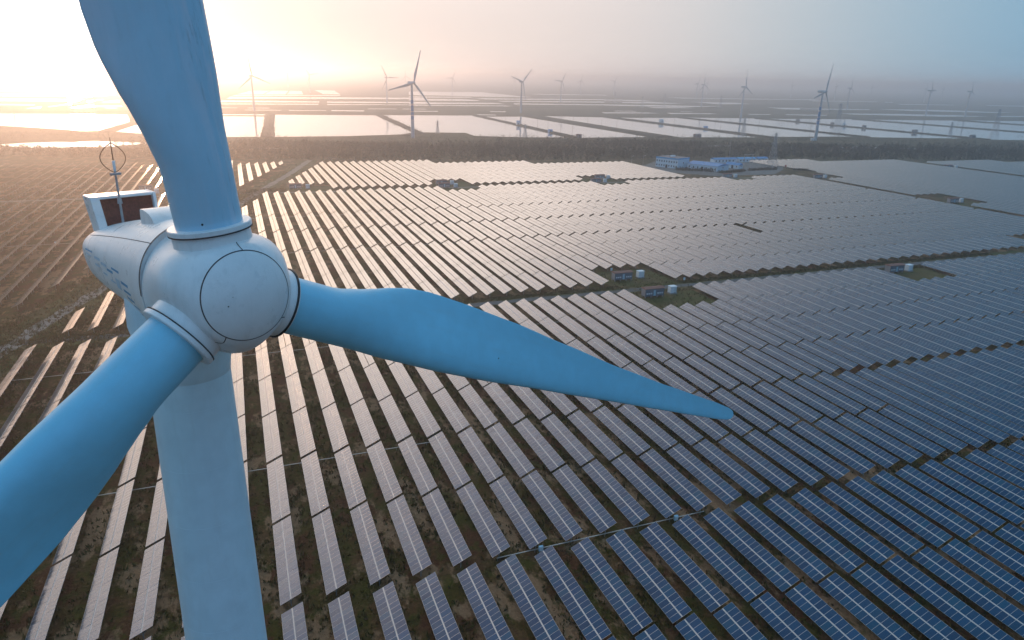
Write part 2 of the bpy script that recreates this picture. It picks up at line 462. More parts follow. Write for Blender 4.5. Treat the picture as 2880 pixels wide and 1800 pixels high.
# ------------------------------------------------------------------ ground, roads, ponds, dikes
def sheet(name, pts, z, mat, kind='structure'):
    me = bpy.data.meshes.new(name)
    me.from_pydata([(x, y, z) for x, y in pts], [], [tuple(range(len(pts)))])
    if me.polygons[0].normal.z < 0: me.flip_normals()
    me.materials.append(mat); me.update()
    o = bpy.data.objects.new(name, me); COL.objects.link(o)
    return tag(o, kind=kind)
def ribbon(name, pts, w, z, mat, jitter=0.0, step=6.0):
    """a track of uneven width along a polyline"""
    P = []
    for (a, b) in zip(pts[:-1], pts[1:]):
        a, b = Vector(a), Vector(b); n = max(1, int((b - a).length / step))
        P += [a.lerp(b, i / n) for i in range(n)]
    P.append(Vector(pts[-1]))
    mb = MB(); V = []
    for i, p in enumerate(P):
        d = (P[min(i + 1, len(P) - 1)] - P[max(i - 1, 0)]).normalized(); nrm = Vector((-d.y, d.x))
        wl, wr = (w / 2 + rnd.uniform(-jitter, jitter) for _ in range(2))
        V += [(*(p + nrm * wl), z), (*(p - nrm * wr), z)]
    mb.quadmesh(V, [(2 * i, 2 * i + 1, 2 * i + 3, 2 * i + 2) for i in range(len(P) - 1)])
    return tag(mb.build(name, mat), kind='structure')

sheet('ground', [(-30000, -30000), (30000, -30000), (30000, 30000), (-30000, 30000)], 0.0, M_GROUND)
PATH = [(-104, 80), (-66, 214), (-58, 246), (-53.5, 260), (-20, 378), (11, 487), (40, 585), (60, 660)]
def path_x(y):
    for (x0, y0), (x1, y1) in zip(PATH[:-1], PATH[1:]):
        if y0 <= y <= y1: return x0 + (x1 - x0) * (y - y0) / (y1 - y0)
    return PATH[0][0] if y < PATH[0][1] else PATH[-1][0]
def path_y(x):
    for (x0, y0), (x1, y1) in zip(PATH[:-1], PATH[1:]):
        if x0 <= x <= x1: return y0 + (y1 - y0) * (x - x0) / (x1 - x0)
    return PATH[0][1] if x < PATH[0][0] else PATH[-1][1]
ribbon('path', PATH, 4.6, 0.030, M_PATH, 0.7)
ribbon('road', [(-63, 222.5), (-40, 221.3), (60, 218.6), (350, 218.2), (700, 218.0)], 3.6, 0.020, M_ROAD, 0.5)
ribbon('road', [(-330, 481.5), (11, 481), (60, 477.5), (337, 476.6), (430, 476.6)], 3.6, 0.024, M_PATH, 0.4)
ribbon('road', [(442, 150), (442, 470), (438, 490)], 3.6, 0.028, M_ROAD, 0.4)
ribbon('road', [(650, 200), (650, 540)], 5.0, 0.026, M_PATH, 0.5)
sheet('compound_yard', [(345, 566), (344, 522), (372, 493), (432, 492), (466, 520), (500, 560), (455, 590), (380, 600)], 0.016, mat_gravel('yard_concrete', (0.13, 0.125, 0.12), (0.24, 0.23, 0.22)))

sheet('grass_verge', [(-66, 224), (-60, 213), (700, 212.4), (700, 224.3)], 0.008, M_VERGE)
sheet('grass_clearing', [(128, 224.2), (156, 224.2), (155, 245), (128, 245)], 0.010, M_VERGE)
sheet('grass_clearing', [(128, 212.5), (156, 212.5), (155, 192), (128, 192)], 0.010, M_VERGE)
sheet('grass_clearing', [(245, 212.5), (274, 212.5), (273, 192), (245, 192)], 0.010, M_VERGE)
sheet('grass_clearing', [(367, 224.3), (400, 224.3), (398, 245), (367, 245)], 0.010, M_VERGE)
sheet('grass_verge', [(28, 470), (440, 470), (440, 483), (28, 483)], 0.008, M_VERGE)
for xa, ya, xb, yb in ((28, 483.1, 58, 503), (128, 483.1, 156, 503), (128, 455, 156, 469.9), (245, 483.1, 274, 503), (245, 455, 274, 469.9), (362, 455, 396, 469.9), (446, 318, 474, 346)):
    sheet('grass_clearing', [(xa, ya), (xb, ya), (xb, yb), (xa, yb)], 0.010, M_VERGE)
sheet('grass_verge', [(438.5, 180), (446, 180), (446, 492), (438.5, 492)], 0.012, M_VERGE)
sheet('grass_verge', [(645, 200), (656, 200), (656, 540), (645, 540)], 0.012, M_VERGE)
ribbon('grass_verge', PATH, 17, 0.009, M_VERGE, 1.6)

PONDS = [
 [(-400, 1393), (-167, 1383), (-140, 1195), (-157, 1017), (-181, 1022), (-214, 1055), (-282, 1112), (-420, 1190)],
 [(-120, 1345), (57, 1328), (30, 915), (-13, 912), (-109, 975), (-136, 1005), (-124, 1150)],
 [(72, 1389), (251, 1377), (227, 977), (217, 940), (130, 915), (42, 912)],
 [(268, 1385), (444, 1382), (413, 872), (353, 878), (294, 906), (298, 957), (240, 969)],
 [(459, 1345), (537, 1348), (533, 868), (430, 864)],
 [(594, 1369), (708, 1335), (708, 845), (582, 858), (580, 1019)],
 [(742, 1320), (889, 1318), (889, 845), (734, 852)],
 [(903, 1335), (1072, 1305), (1066, 790), (903, 830)],
 [(1088, 1296), (1328, 1283), (1332, 705), (1082, 770)],
 [(1344, 1272), (1604, 1235), (1607, 640), (1348, 690)],
 [(1620, 1250), (1950, 1190), (1950, 560), (1622, 630)]]
for p in PONDS: sheet('pond', p, 0.022, M_WATER)
def blob(cx, cy, rx, ry, n=26, j=0.25):
    return [(cx + rx * (1 + rnd.uniform(-j, j)) * math.cos(2 * math.pi * i / n), cy + ry * (1 + rnd.uniform(-j, j)) * math.sin(2 * math.pi * i / n)) for i in range(n)]
sheet('pond', blob(-150, 838, 62, 30), 0.018, M_WATER)
for cx, cy, rx, ry in ((-40, 745, 10, 8), (30, 772, 18, 6), (735, 690, 34, 14), (640, 700, 16, 9), (800, 672, 20, 9), (560, 735, 26, 10), (900, 640, 30, 9)):
    sheet('pond', blob(cx, cy, rx, ry, 14), 0.020, M_WATER)
FAR_PONDS = [[[-834,3338],[-485,3531],[-475,3454],[-817,3272]],[[-656,2615],[-363,2734],[-350,2643],[-636,2535]],[[-602,2397],[-325,2510],[-308,2387],[-319,2239],[-364,2206],[-550,2183]],[[-512,2028],[-338,2029],[-327,1923],[-335,1885],[-476,1883]],[[-306,1893],[-299,2062],[-287,2004],[-295,1884]],[[-273,1866],[-260,2019],[-251,1994],[-236,1863]],[[-442,1743],[-370,1724],[-365,1688],[-429,1689]],[[-332,1636],[-322,1810],[-312,1760],[-325,1624]],[[-352,1563],[-347,1650],[-342,1643],[-329,1562]],[[-288,1588],[-276,1709],[-213,1706],[-206,1656],[-267,1629]],[[-232,1617],[-210,1612],[-207,1591],[-228,1592]],[[76,3091],[148,3121],[100,2610],[20,2574]],[[155,3125],[221,3136],[176,2644],[105,2612]],[[228,3140],[274,3154],[237,2671],[181,2646]],[[347,3345],[430,3334],[373,2731],[314,2758]],[[14,2516],[361,2644],[348,2553],[4,2425]],[[-2,2341],[626,2457],[591,2322],[-12,2170]],[[-22,2051],[222,2044],[213,1966],[-31,1935]],[[242,2037],[529,2078],[506,1987],[232,1953]],[[-29,1848],[202,1882],[196,1830],[-29,1814]],[[222,1871],[480,1886],[473,1858],[217,1829]],[[-26,1651],[10,1648],[10,1633],[-26,1635]],[[31,1651],[75,1650],[74,1630],[31,1632]],[[24,1564],[93,1558],[92,1543],[24,1546]],[[108,1556],[182,1557],[180,1539],[107,1535]],[[194,1570],[261,1559],[254,1522],[190,1533]],[[285,1647],[349,1648],[346,1631],[282,1627]],[[364,1650],[419,1649],[415,1632],[359,1629]],[[-23,1400],[55,1400],[54,1369],[-22,1370]],[[769,3349],[1154,3434],[1110,2682],[924,2676],[642,2795]],[[595,2592],[833,2622],[821,2542],[572,2491]],[[532,2319],[725,2371],[754,2270],[726,2203],[501,2185]],[[808,2483],[1442,2555],[1381,2446],[804,2363]],[[803,2239],[1292,2289],[1233,2184],[795,2164]],[[466,2032],[731,2069],[731,1970],[445,1939]],[[784,2036],[1142,2022],[1107,1959],[756,1963]],[[429,1871],[698,1873],[703,1831],[420,1833]],[[1321,3235],[1755,3274],[1707,3184],[1335,3119]],[[543,1559],[580,1555],[567,1523],[534,1531]],[[816,1542],[871,1539],[846,1495],[804,1506]],[[367,1559],[421,1554],[413,1527],[360,1529]],[[468,1431],[506,1414],[498,1392],[465,1399]],[[1336,2505],[1491,2505],[1477,2369],[1270,2381]],[[1206,2260],[1422,2290],[1484,2182],[1346,2145],[1161,2175]],[[1072,2008],[1292,2006],[1457,1941],[1270,1875],[1040,1947]],[[1125,1852],[1253,1850],[1263,1808],[1123,1788]],[[1886,2934],[2801,2953],[2693,2838],[1901,2812]],[[1639,2377],[1805,2316],[1770,2190],[1593,2139]],[[823,1539],[943,1538],[953,1503],[797,1491]],[[987,1525],[1105,1515],[1099,1479],[966,1481]],[[1606,1904],[1785,1876],[1663,1747],[1567,1778]],[[1200,1494],[1261,1482],[1240,1457],[1183,1465]],[[1311,1486],[1404,1472],[1380,1446],[1288,1452]],[[891,1616],[953,1614],[940,1591],[876,1589]],[[1072,1596],[1108,1595],[1096,1576],[1059,1573]],[[1689,1851],[1963,1838],[1905,1776],[1616,1770]],[[2018,1851],[2267,1825],[2407,1664],[2281,1637],[2030,1731]],[[1557,1552],[1766,1535],[1903,1487],[1958,1418],[1755,1409],[1538,1491]],[[1345,1470],[1421,1458],[1395,1432],[1317,1440]],[[2039,1458],[2154,1455],[2069,1396],[1971,1401]],[[2569,2762],[2956,2726],[2873,2649],[2487,2650]],[[2979,2698],[2994,2668],[2911,2593],[2872,2594]],[[2729,2410],[3038,2377],[2959,2315],[2648,2310]],[[3240,2377],[3462,2350],[3316,2250],[3143,2284]]]
for i, p in enumerate(FAR_PONDS):
    sheet('pond', p, 0.03 + 0.004 * (i % 5), M_WATER)

def dike(pts, w, h, mat=M_DIKE):
    mb = MB(); P = [Vector(p) for p in pts]; Q = []
    for a, b in zip(P[:-1], P[1:]):
        n = max(1, int((b - a).length / 22)); Q += [a.lerp(b, i / n) for i in range(n)]
    Q.append(P[-1]); R = []
    for i, p in enumerate(Q):
        d = (Q[min(i + 1, len(Q) - 1)] - Q[max(i - 1, 0)]).normalized(); nn = Vector((-d.y, d.x))
        ww = w / 2 * rnd.uniform(0.85, 1.15); hh = h * rnd.uniform(0.85, 1.1)
        R.append([(*(p + nn * ww), -0.2), (*(p + nn * ww * 0.55), hh), (*(p - nn * ww * 0.55), hh), (*(p - nn * ww), -0.2)])
    mb.rings(R, 0)
    return tag(mb.build('dike', mat), kind='structure')
DIKES = [([(-152, 1388), (-133, 1172), (-147, 1000)], 16), ([(64, 1420), (36, 905)], 17), ([(260, 1384), (232, 955), (205, 915)], 15),
         ([(452, 1385), (421, 860)], 15), ([(566, 1385), (556, 860)], 30), ([(725, 1340), (721, 840)], 22), ([(896, 1338), (896, 830)], 11),
         ([(1080, 1310), (1074, 770)], 13), ([(1336, 1290), (1340, 690)], 12), ([(1612, 1250), (1614, 620)], 11)]
for p, w in DIKES: dike(p, w, 1.5)

# ------------------------------------------------------------------ the near wind turbine
HUB = Vector((-0.8474, 25.2462, CAM_H - 7.154))
PHI, PSI, TILT, RF, OV, CONE, RTIP = 2.707447, 0.092126, 0.081377, 2.2276, 4.2497, 0.036705, 38.99
AH = Vector((math.sin(PHI), math.cos(PHI), 0))
AX = AH * math.cos(TILT) + Vector((0, 0, 1)) * math.sin(TILT)
UP = Vector((0, 0, 1)) * math.cos(TILT) - AH * math.sin(TILT)
RT = AX.cross(UP)
TB = HUB - AH * OV; TB.z = 0
turb = empty('wind_turbine', TB, 'huge near white wind turbine with three blades filling the view', 'wind turbine')

def lerp_tab(tab, x):
    for (a, va), (b, vb) in zip(tab[:-1], tab[1:]):
        if x <= b:
            t = max(0, (x - a) / (b - a)); t = t * t * (3 - 2 * t) * 0.35 + t * 0.65
            return va + (vb - va) * t
    return tab[-1][1]
TE = [(2.2, 1.06), (4.2, 1.07), (5.3, 1.30), (6.1, 1.52), (6.9, 1.76), (7.9, 1.98), (9.0, 2.07), (10.8, 2.03), (14.4, 1.85), (18.4, 1.52), (23.8, 1.10), (29, .84), (35.9, .60), (38.0, .46), (38.7, .34), (38.95, .16), (39.0, .02)]
LE = [(2.2, 1.06), (5.1, 1.12), (7.2, 1.25), (10, 1.31), (13, 1.28), (17, 1.13), (27, .85), (31, .73), (36.5, .56), (38.3, .42), (38.8, .28), (38.95, .14), (39.0, .02)]
TH = [(2.2, 1.06), (4.2, 1.04), (6.5, .90), (9, .70), (12, .50), (16, .36), (22, .25), (30, .16), (37, .09), (38.8, .05), (39, .015)]
TW = [(2.2, 0), (4.5, 3), (8, 12), (12, 9), (18, 5), (26, 2), (39, 0)]
def blade_mesh(name, mat, nst=74, nseg=40, scale=1.0, sink=0.35):
    mb = MB(); R = []
    st = [2.2 - sink] + [2.2 + (36.8) * (i / (nst - 1)) ** 1.12 for i in range(nst)]
    st = sorted(set(round(min(s, 39.0), 3) for s in st + [38.2, 38.5, 38.75, 38.9, 38.97]))
    for s in st:
        t, l, h = lerp_tab(TE, s), lerp_tab(LE, s), lerp_tab(TH, s)
        w = min(1, max(0, (s - 3.8) / 6.0)); w = w * w * (3 - 2 * w)
        cx, hc = (t - l) / 2, (t + l) / 2; a = rad(lerp_tab(TW, s))
        ring = []
        for j in range(nseg):
            th = 2 * math.pi * j / nseg
            x = cx + hc * math.cos(th); q = 0.5 + 0.5 * math.cos(th)
            y = h * math.sin(th) * (1 - w * 0.88 * q ** 1.15) * (1 + w * 0.25 * (1 - q))
            y += w * 0.05 * hc * math.sin(math.pi * q) * -1
            ring.append((scale * (x * math.cos(a) + y * math.sin(a)), scale * (-x * math.sin(a) + y * math.cos(a)), scale * s))
        R.append(ring)
    mb.rings(R)
    return mb.mesh(name, mat, True, 50)
def frame(b, a):
    """matrix whose z is the blade's span, y the upwind side, x the trailing edge"""
    z = b.normalized(); x = z.cross(-a).normalized(); y = z.cross(x)
    return Matrix((x, y, z)).transposed().to_4x4()
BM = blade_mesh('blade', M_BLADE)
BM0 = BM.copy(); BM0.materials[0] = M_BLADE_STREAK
root_loc = HUB - TB
names = ['huge blade rising past the sun, streaked with grime', 'huge blade reaching out towards the lower corner', 'tapering blade pointing away over the solar rows']
BDIR = []
for k in range(3):
    s = PSI + k * 2 * math.pi / 3
    b = (UP * math.cos(s) + RT * math.sin(s)) * math.cos(CONE) + AX * math.sin(CONE)
    BDIR.append(b)
    Mx = frame(b, AX); Mx.translation = root_loc
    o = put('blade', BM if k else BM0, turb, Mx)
    o['label'] = names[k]
    # root collar, seal
    mb = MB(); prof = [(2.12, 1.13), (2.12, 1.30), (2.14, 1.335), (2.28, 1.335), (2.31, 1.31), (2.31, 1.05)] if k != 2 else [(2.147, 1.13), (2.147, 1.20), (2.17, 1.22), (2.22, 1.22), (2.23, 1.05)]
    mb.rings([[(r * math.cos(t), r * math.sin(t), z) for t in [2 * math.pi * i / 64 for i in range(64)]] for z, r in prof], 0, False, False)
    c = mb.build('root_collar', M_NAC, o, True, 35)
    mb = MB(); prof = [(2.09, 1.20), (2.09, 1.342), (2.118, 1.342), (2.118, 1.20)] if k != 2 else [(2.085, 1.22), (2.085, 1.30), (2.115, 1.312), (2.145, 1.30), (2.145, 1.22)]
    mb.rings([[(r * math.cos(t), r * math.sin(t), z) for t in [2 * math.pi * i / 64 for i in range(64)]] for z, r in prof], 0, False, False)
    mb.build('root_seal', M_SEAM if k != 2 else M_RUBBER, o, True, 35)

# spinner: ellipsoid with sockets; built round the rotor axis
SR, SF = 2.30, 2.16
def sp_pt(t, ang):
    """t: along the axis, ang: round the axis from up"""
    if t >= 0: r = SR * math.sqrt(max(0, 1 - (t / SF) ** 2))
    else: r = SR - 0.13 * (t / 1.5) ** 2
    w_ = max(0.0, 1 - (max(0.0, t) / 1.45) ** 2) * max(0.0, 1 - (max(0.0, -t) / 1.45) ** 2)
    r -= 0.52 * w_ * (0.5 + 0.5 * math.cos(3 * (ang - PSI)))
    return root_loc + AX * t + (UP * math.cos(ang) + RT * math.sin(ang)) * r
def sp_ring(t, n=96, dr=0.0):
    out = []
    for i in range(n):
        ang = 2 * math.pi * i / n; p = sp_pt(t, ang)
        out.append(p + (UP * math.cos(ang) + RT * math.sin(ang)) * dr)
    return out
mb = MB()
ts = [-1.5, -1.2, -0.8, -0.4, 0] + [SF * math.sin(math.pi / 2 * i / 26) for i in range(1, 26)]
mb.rings([[root_loc + AX * -1.5 + (UP * math.cos(2 * math.pi * i / 96) + RT * math.sin(2 * math.pi * i / 96)) * 1.6 for i in range(96)]] + [sp_ring(t) for t in ts], 0, True, True)
spin = mb.build('spinner', M_NAC, turb, True, 40)
for k, b in enumerate(BDIR):   # sockets that carry the collars
    mb = MB(); F3 = frame(b, AX)
    R = []
    for z, r in ((0.9, 1.27), (1.55, 1.27), (2.08, 1.25), (2.11, 1.21), (2.11, 1.0)):
        R.append([root_loc + (F3 @ Vector((r * math.cos(t), r * math.sin(t), z))) for t in [2 * math.pi * i / 72 for i in range(72)]])
    mb.rings(R, 0, False, True)
    mb.build('blade_socket', M_NAC, spin, True, 30)
# nose cap joint and radial joints as thin dark strips let into the surface
def strip(name, pts, nrm, w, parent, mat=M_SEAM, closed=False):
    mb = MB(); n = len(pts); V = []
    for i, p in enumerate(pts):
        d = (pts[(i + 1) % n] - pts[i - 1]) if closed else (pts[min(i + 1, n - 1)] - pts[max(i - 1, 0)])
        d.normalize(); nn = nrm[i].normalized(); c = d.cross(nn)
        V += [p + c * w / 2 + nn * 0.004, p + nn * 0.010, p - c * w / 2 + nn * 0.004]
    F_ = []
    for i in range(n if closed else n - 1):
        j = (i + 1) % n
        F_ += [(3 * i, 3 * i + 1, 3 * j + 1, 3 * j), (3 * i + 1, 3 * i + 2, 3 * j + 2, 3 * j + 1)]
    mb.quadmesh(V, F_)
    return mb.build(name, mat, parent, True)
TC = SF * math.sqrt(1 - (1.50 / SR) ** 2)
def sp_n(t, ang):
    rr = (UP * math.cos(ang) + RT * math.sin(ang)); r = SR * math.sqrt(max(1e-6, 1 - (t / SF) ** 2))
    return (rr * (r / SR ** 2) + AX * (t / SF ** 2)) if t > 0 else rr
AN = [2 * math.pi * i / 120 for i in range(120)]
strip('nose_cap_joint', [sp_pt(TC, a) for a in AN], [sp_n(TC, a) for a in AN], 0.042, spin, closed=True)
for k in range(3):
    a0 = PSI + k * 2 * math.pi / 3 - (0.16, -0.34, 0.30)[k]
    tt = [TC + (0.75 - TC) * i / 24 for i in range(25)]
    aa = [a0 + 0.05 * math.sin(i * 0.3) for i in range(25)]
    strip('spinner_joint', [sp_pt(t, a) for t, a in zip(tt, aa)], [sp_n(t, a) for t, a in zip(tt, aa)], 0.034, spin)
def at_dot(name, p, n, r, parent, mat=M_RUBBER):
    mb = MB(); n = n.normalized(); a = n.orthogonal().normalized(); c = n.cross(a)
    mb.rings([[p + n * h + (a * math.cos(t) + c * math.sin(t)) * rr for t in [2 * math.pi * i / 12 for i in range(12)]] for h, rr in ((-.02, r), (.012, r), (.02, r * .6))])
    return mb.build(name, mat, parent)
at_dot('drain_hole', sp_pt(2.02, rad(100)), sp_n(2.02, rad(100)), 0.022, spin)

# nacelle: lofted barrel, axis along -AH, with flattened top towards the rear
NST = [(-1.62, 2.18, 2.16, 2.20), (-1.9, 2.18, 2.14, 2.20), (-3.2, 2.12, 1.98, 2.16), (-4.6, 2.06, 1.78, 2.08), (-6.0, 2.02, 1.56, 2.06), (-7.4, 1.99, 1.30, 2.00), (-8.6, 1.93, 1.04, 1.88), (-9.2, 1.80, 0.90, 1.68), (-9.45, 1.52, 0.70, 1.36), (-9.52, 0.8, 0.36, 0.7)]
SIDE = Vector((0, 0, 1)).cross(AH)
def nac_pt(d, ang, off=0.0):
    """ang 0 = top, positive towards -SIDE (the side that faces the photo's left)"""
    for q0, q1 in zip(NST[:-1], NST[1:]):
        if d >= q1[0]:
            t = (d - q0[0]) / (q1[0] - q0[0]); break
    else: q0, q1, t = NST[-2], NST[-1], 1.0
    w, u_, dn = (q0[i] + (q1[i] - q0[i]) * t for i in (1, 2, 3))
    c, s = math.cos(ang), math.sin(ang); e = 0.90
    cc = math.copysign(abs(c) ** e, c); ss = math.copysign(abs(s) ** e, s)
    v = Vector((0, 0, 1)) * (cc * (u_ if c > 0 else dn)) - SIDE * (ss * w)
    return root_loc + AH * d + v + (v.normalized() * off if off else Vector((0, 0, 0)))
mb = MB()
mb.rings([[nac_pt(-1.62, 2 * math.pi * i / 80) * 0.0 + root_loc + AH * -1.62 + (nac_pt(-1.62, 2 * math.pi * i / 80) - root_loc - AH * -1.62) * 0.7 for i in range(80)]] +
         [[nac_pt(d, 2 * math.pi * i / 80) for i in range(80)] for d in [-1.62 - 0.28 * i for i in range(28)] + [-9.2, -9.35, -9.45, -9.52]], 0, True, True)
nac = mb.build('nacelle', M_NAC, turb, True, 40)
def nac_strip(name, dl, al, w, mat=M_SEAM, off=0.0):
    pts = [nac_pt(d, a, 0.003) for d, a in zip(dl, al)]
    nr = []
    for d, a in zip(dl, al):
        e1 = nac_pt(d, a + 0.02) - nac_pt(d, a - 0.02); e2 = nac_pt(d - 0.05, a) - nac_pt(d + 0.05, a)
        n_ = e1.cross(e2); c_ = nac_pt(d, a) - root_loc - AH * d
        nr.append(n_ if n_.dot(c_) > 0 else -n_)
    return strip(name, pts, nr, w, nac, mat)
dd = [-1.66 - 7.2 * i / 40 for i in range(41)]
nac_strip('side_joint', dd, [rad(46 + 6 * i / 40) for i in range(41)], 0.028)
nac_strip('lower_joint', dd, [rad(128) for i in range(41)], 0.024)
nac_strip('front_joint', [-1.64] * 50, [rad(2 + 92 * i / 49) for i in range(50)], 0.11)
# blurred blue lettering on the flank: bars that follow the barrel
def patch(name, d0, d1, a0, a1, mat, nd=8, na=4):
    mb = MB(); V = []
    for i in range(nd + 1):
        for j in range(na + 1):
            V.append(nac_pt(d0 + (d1 - d0) * i / nd, rad(a0 + (a1 - a0) * j / na), 0.006))
    F_ = [(i * (na + 1) + j, i * (na + 1) + j + 1, (i + 1) * (na + 1) + j + 1, (i + 1) * (na + 1) + j) for i in range(nd) for j in range(na)]
    mb.quadmesh(V, F_); return mb.build(name, mat, nac, True)
for i, (d0, d1, a0, a1, mt) in enumerate([(-3.1, -3.9, 93, 95.5, 0), (-3.0, -3.8, 100, 102.5, 0), (-2.9, -3.7, 107, 109.5, 0), (-2.7, -3.4, 114, 116.5, 0), (-4.0, -4.9, 86, 88.2, 0),
        (-4.8, -5.5, 90, 92, 0), (-4.7, -5.3, 99, 101, 1), (-5.5, -6.2, 87, 90, 1), (-5.6, -6.1, 96, 98, 1), (-6.3, -7.0, 84, 87.5, 1), (-7.3, -8.3, 79, 81.5, 0), (-7.4, -8.2, 86, 88, 1),
        (-6.4, -7.0, 92, 94, 1), (-4.1, -4.6, 94, 104, 1)]):
    patch('lettering', d0, d1, a0, a1, (M_LOGO, M_LOGO2)[mt])
# neck under the nacelle, tower with weld rings
mb = MB(); n = 72
TT = HUB.z - 2.0
def circ(z, r): return [(r * math.cos(2 * math.pi * i / n), r * math.sin(2 * math.pi * i / n), z) for i in range(n)]
mb.rings([circ(HUB.z - 4.45, 1.52), circ(HUB.z - 4.4, 1.555), circ(HUB.z - 4.0, 1.60), circ(HUB.z - 3.2, 1.76), circ(HUB.z - 2.2, 1.96), circ(HUB.z - 0.8, 1.9)], 0, False, False)
mb.build('nacelle_neck', M_TOWER, nac, True, 40)
def tr(z): return 1.54 + (HUB.z - 4.0 - z) * (2.40 - 1.54) / (HUB.z - 4.0)
mb = MB()
mb.rings([circ(0.0, tr(0) + 0.25), circ(0.4, tr(0) + 0.25), circ(0.41, tr(0.41))] + [circ(z, tr(z)) for z in (10, 20, 30, 40, 50, 58, HUB.z - 3.0)], 0)
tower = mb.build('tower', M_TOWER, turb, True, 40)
z = HUB.z - 5.6
while z > 1:
    mb = MB(); mb.rings([circ(z - .028, tr(z) - .01), circ(z - .014, tr(z) + .005), circ(z + .014, tr(z) + .005), circ(z + .028, tr(z) - .01)], 0, False, False)
    mb.build('weld_seam', M_TOWER, tower, True); z -= 2.65
# cooler box at the rear of the roof
BXM = Matrix((SIDE, -AH, Vector((0, 0, 1)))).transposed().to_4x4()   # x across, y rearwards, z up
BXM.translation = root_loc + AH * -8.45 - SIDE * 0.05 + Vector((0, 0, 0.95))
cool = MB()
W2, HB, DP = 1.22, 1.20, 0.95
def lean(x, y, z): return BXM @ Vector((x * (1 + 0.05 * z), y + 0.28 * z, z))
def lbox(mb, x0, x1, y0, y1, z0, z1, m=0):
    V = [lean(*p) for p in [(x0, y0, z0), (x1, y0, z0), (x1, y1, z0), (x0, y1, z0), (x0, y0, z1), (x1, y0, z1), (x1, y1, z1), (x0, y1, z1)]]
    mb.quadmesh(V, [(0, 3, 2, 1), (4, 5, 6, 7), (0, 1, 5, 4), (1, 2, 6, 5), (2, 3, 7, 6), (3, 0, 4, 7)], m)
lbox(cool, -W2, -W2 + 0.34, -0.03, DP, -0.55, HB); lbox(cool, W2 - 0.13, W2, 0, DP, -0.55, HB); lbox(cool, -W2 + 0.131, W2 - 0.131, 0, DP, HB - 0.12, HB - 0.002)
lbox(cool, -W2 + 0.131, W2 - 0.131, 0.30, DP - 0.1, -0.5, -0.30)
cb = cool.build('cooler_frame', M_NAC, nac)
bev = cb.modifiers.new('edge', 'BEVEL'); bev.width = 0.045; bev.segments = 3
gm = MB(); lbox(gm, -W2 + 0.14, W2 - 0.14, 0.22, 0.27, -0.5, HB - 0.125)
gr = gm.build('grille', M_MESH, cb)
gm = MB()
for i in range(1, 24):
    x = -W2 + 0.14 + i * (2 * W2 - 0.28) / 24; lbox(gm, x - 0.008, x + 0.008, 0.205, 0.22, -0.45, HB - 0.13)
for zz in (0.22, 0.75): lbox(gm, -W2 + 0.15, W2 - 0.15, 0.19, 0.204, zz - 0.012, zz + 0.012)
gm.build('grille_bar', M_MESH, gr)
# hatch cover on the roof: quarter barrel, upright at the rear, curving down to the front
HM = Matrix((SIDE, -AH, Vector((0, 0, 1)))).transposed().to_4x4(); HM.translation = root_loc + AH * -3.35 - SIDE * 0.12 + Vector((0, 0, 1.66))
prof = [(1.35, -0.12), (1.36, 0.30), (1.33, 0.50), (1.25, 0.56)] + [(1.2 - 1.2 * math.sin(math.pi / 2 * i / 12), 0.57 * math.cos(math.pi / 2 * i / 12) ** 0.8 if i < 12 else 0.0) for i in range(1, 13)] + [(0.0, -0.12)]
hc = MB(); hc.rings([[HM @ Vector((x, y, z)) for y, z in prof] for x in (-0.72, -0.70, 0.70, 0.72)], 0)
hatch = hc.build('roof_hatch', M_NAC, nac, True, 35)
hb = MB(); hb.box(-0.80, 0.80, -0.08, 1.44, -0.20, -0.055, 0, HM); hb.build('hatch_rim', M_NAC, hatch)
hs = MB(); hs.box(-0.815, 0.815, -0.095, 1.455, -0.23, -0.203, 0, HM); hs.build('hatch_seal', M_SEAM, hatch)
# mast with hoop and sensor
ms = MB(); mbase = root_loc + AH * -8.15 - SIDE * 0.42 + Vector((0, 0, 0.55))
ms.bar(mbase, mbase + Vector((0, 0, 2.65)), 0.055, 0, 0.04, 10)
ms.bar(mbase + Vector((0, 0, 1.35)), mbase + Vector((0, 0, 1.62)), 0.10, 0, 0.07, 10)
ms.bar(mbase + Vector((-0.18, -0.1, 2.55)), mbase + Vector((0.18, 0.1, 2.55)), 0.06, 0, None, 8)
mast = ms.build('mast', M_STEEL, nac, True, 40)
hp = MB(); c0 = mbase + Vector((0, 0, 2.6)); pts = []
for i in range(33):
    t = i / 32 * 2 - 1
    zz = 1.25 * (0.5 - 0.5 * math.cos(math.pi * (1 - abs(t)))) if False else 0
for sgn in (-1, 1):
    pts = [c0 + SIDE * (sgn * 0.47 * math.sin(math.pi * min(1, u_ * 1.02)) ** 0.8) + Vector((0, 0, 1.18 * u_)) for u_ in [i / 20 for i in range(21)]]
    hp.tube(pts, 0.016, 0, 6)
hp.bar(c0 + Vector((0, 0, 1.15)), c0 + Vector((0, 0, 1.38)), 0.016, 0, 0.01, 6)
hp.bar(c0 + Vector((-0.0, 0, 0.45)), c0 + Vector((0, 0, 1.2)), 0.02, 0, None, 6)
hp.build('lightning_hoop', M_BARK, mast, True)
sn = MB(); sn.bar(c0 + Vector((0, 0, 0.05)), c0 + Vector((0, 0, 0.48)), 0.05, 0, 0.06, 10); sn.build('wind_sensor', M_BOX, mast, True, 40)
at_dot('side_lamp', nac_pt(-9.3, rad(78)), -SIDE, 0.06, nac, M_BOX)
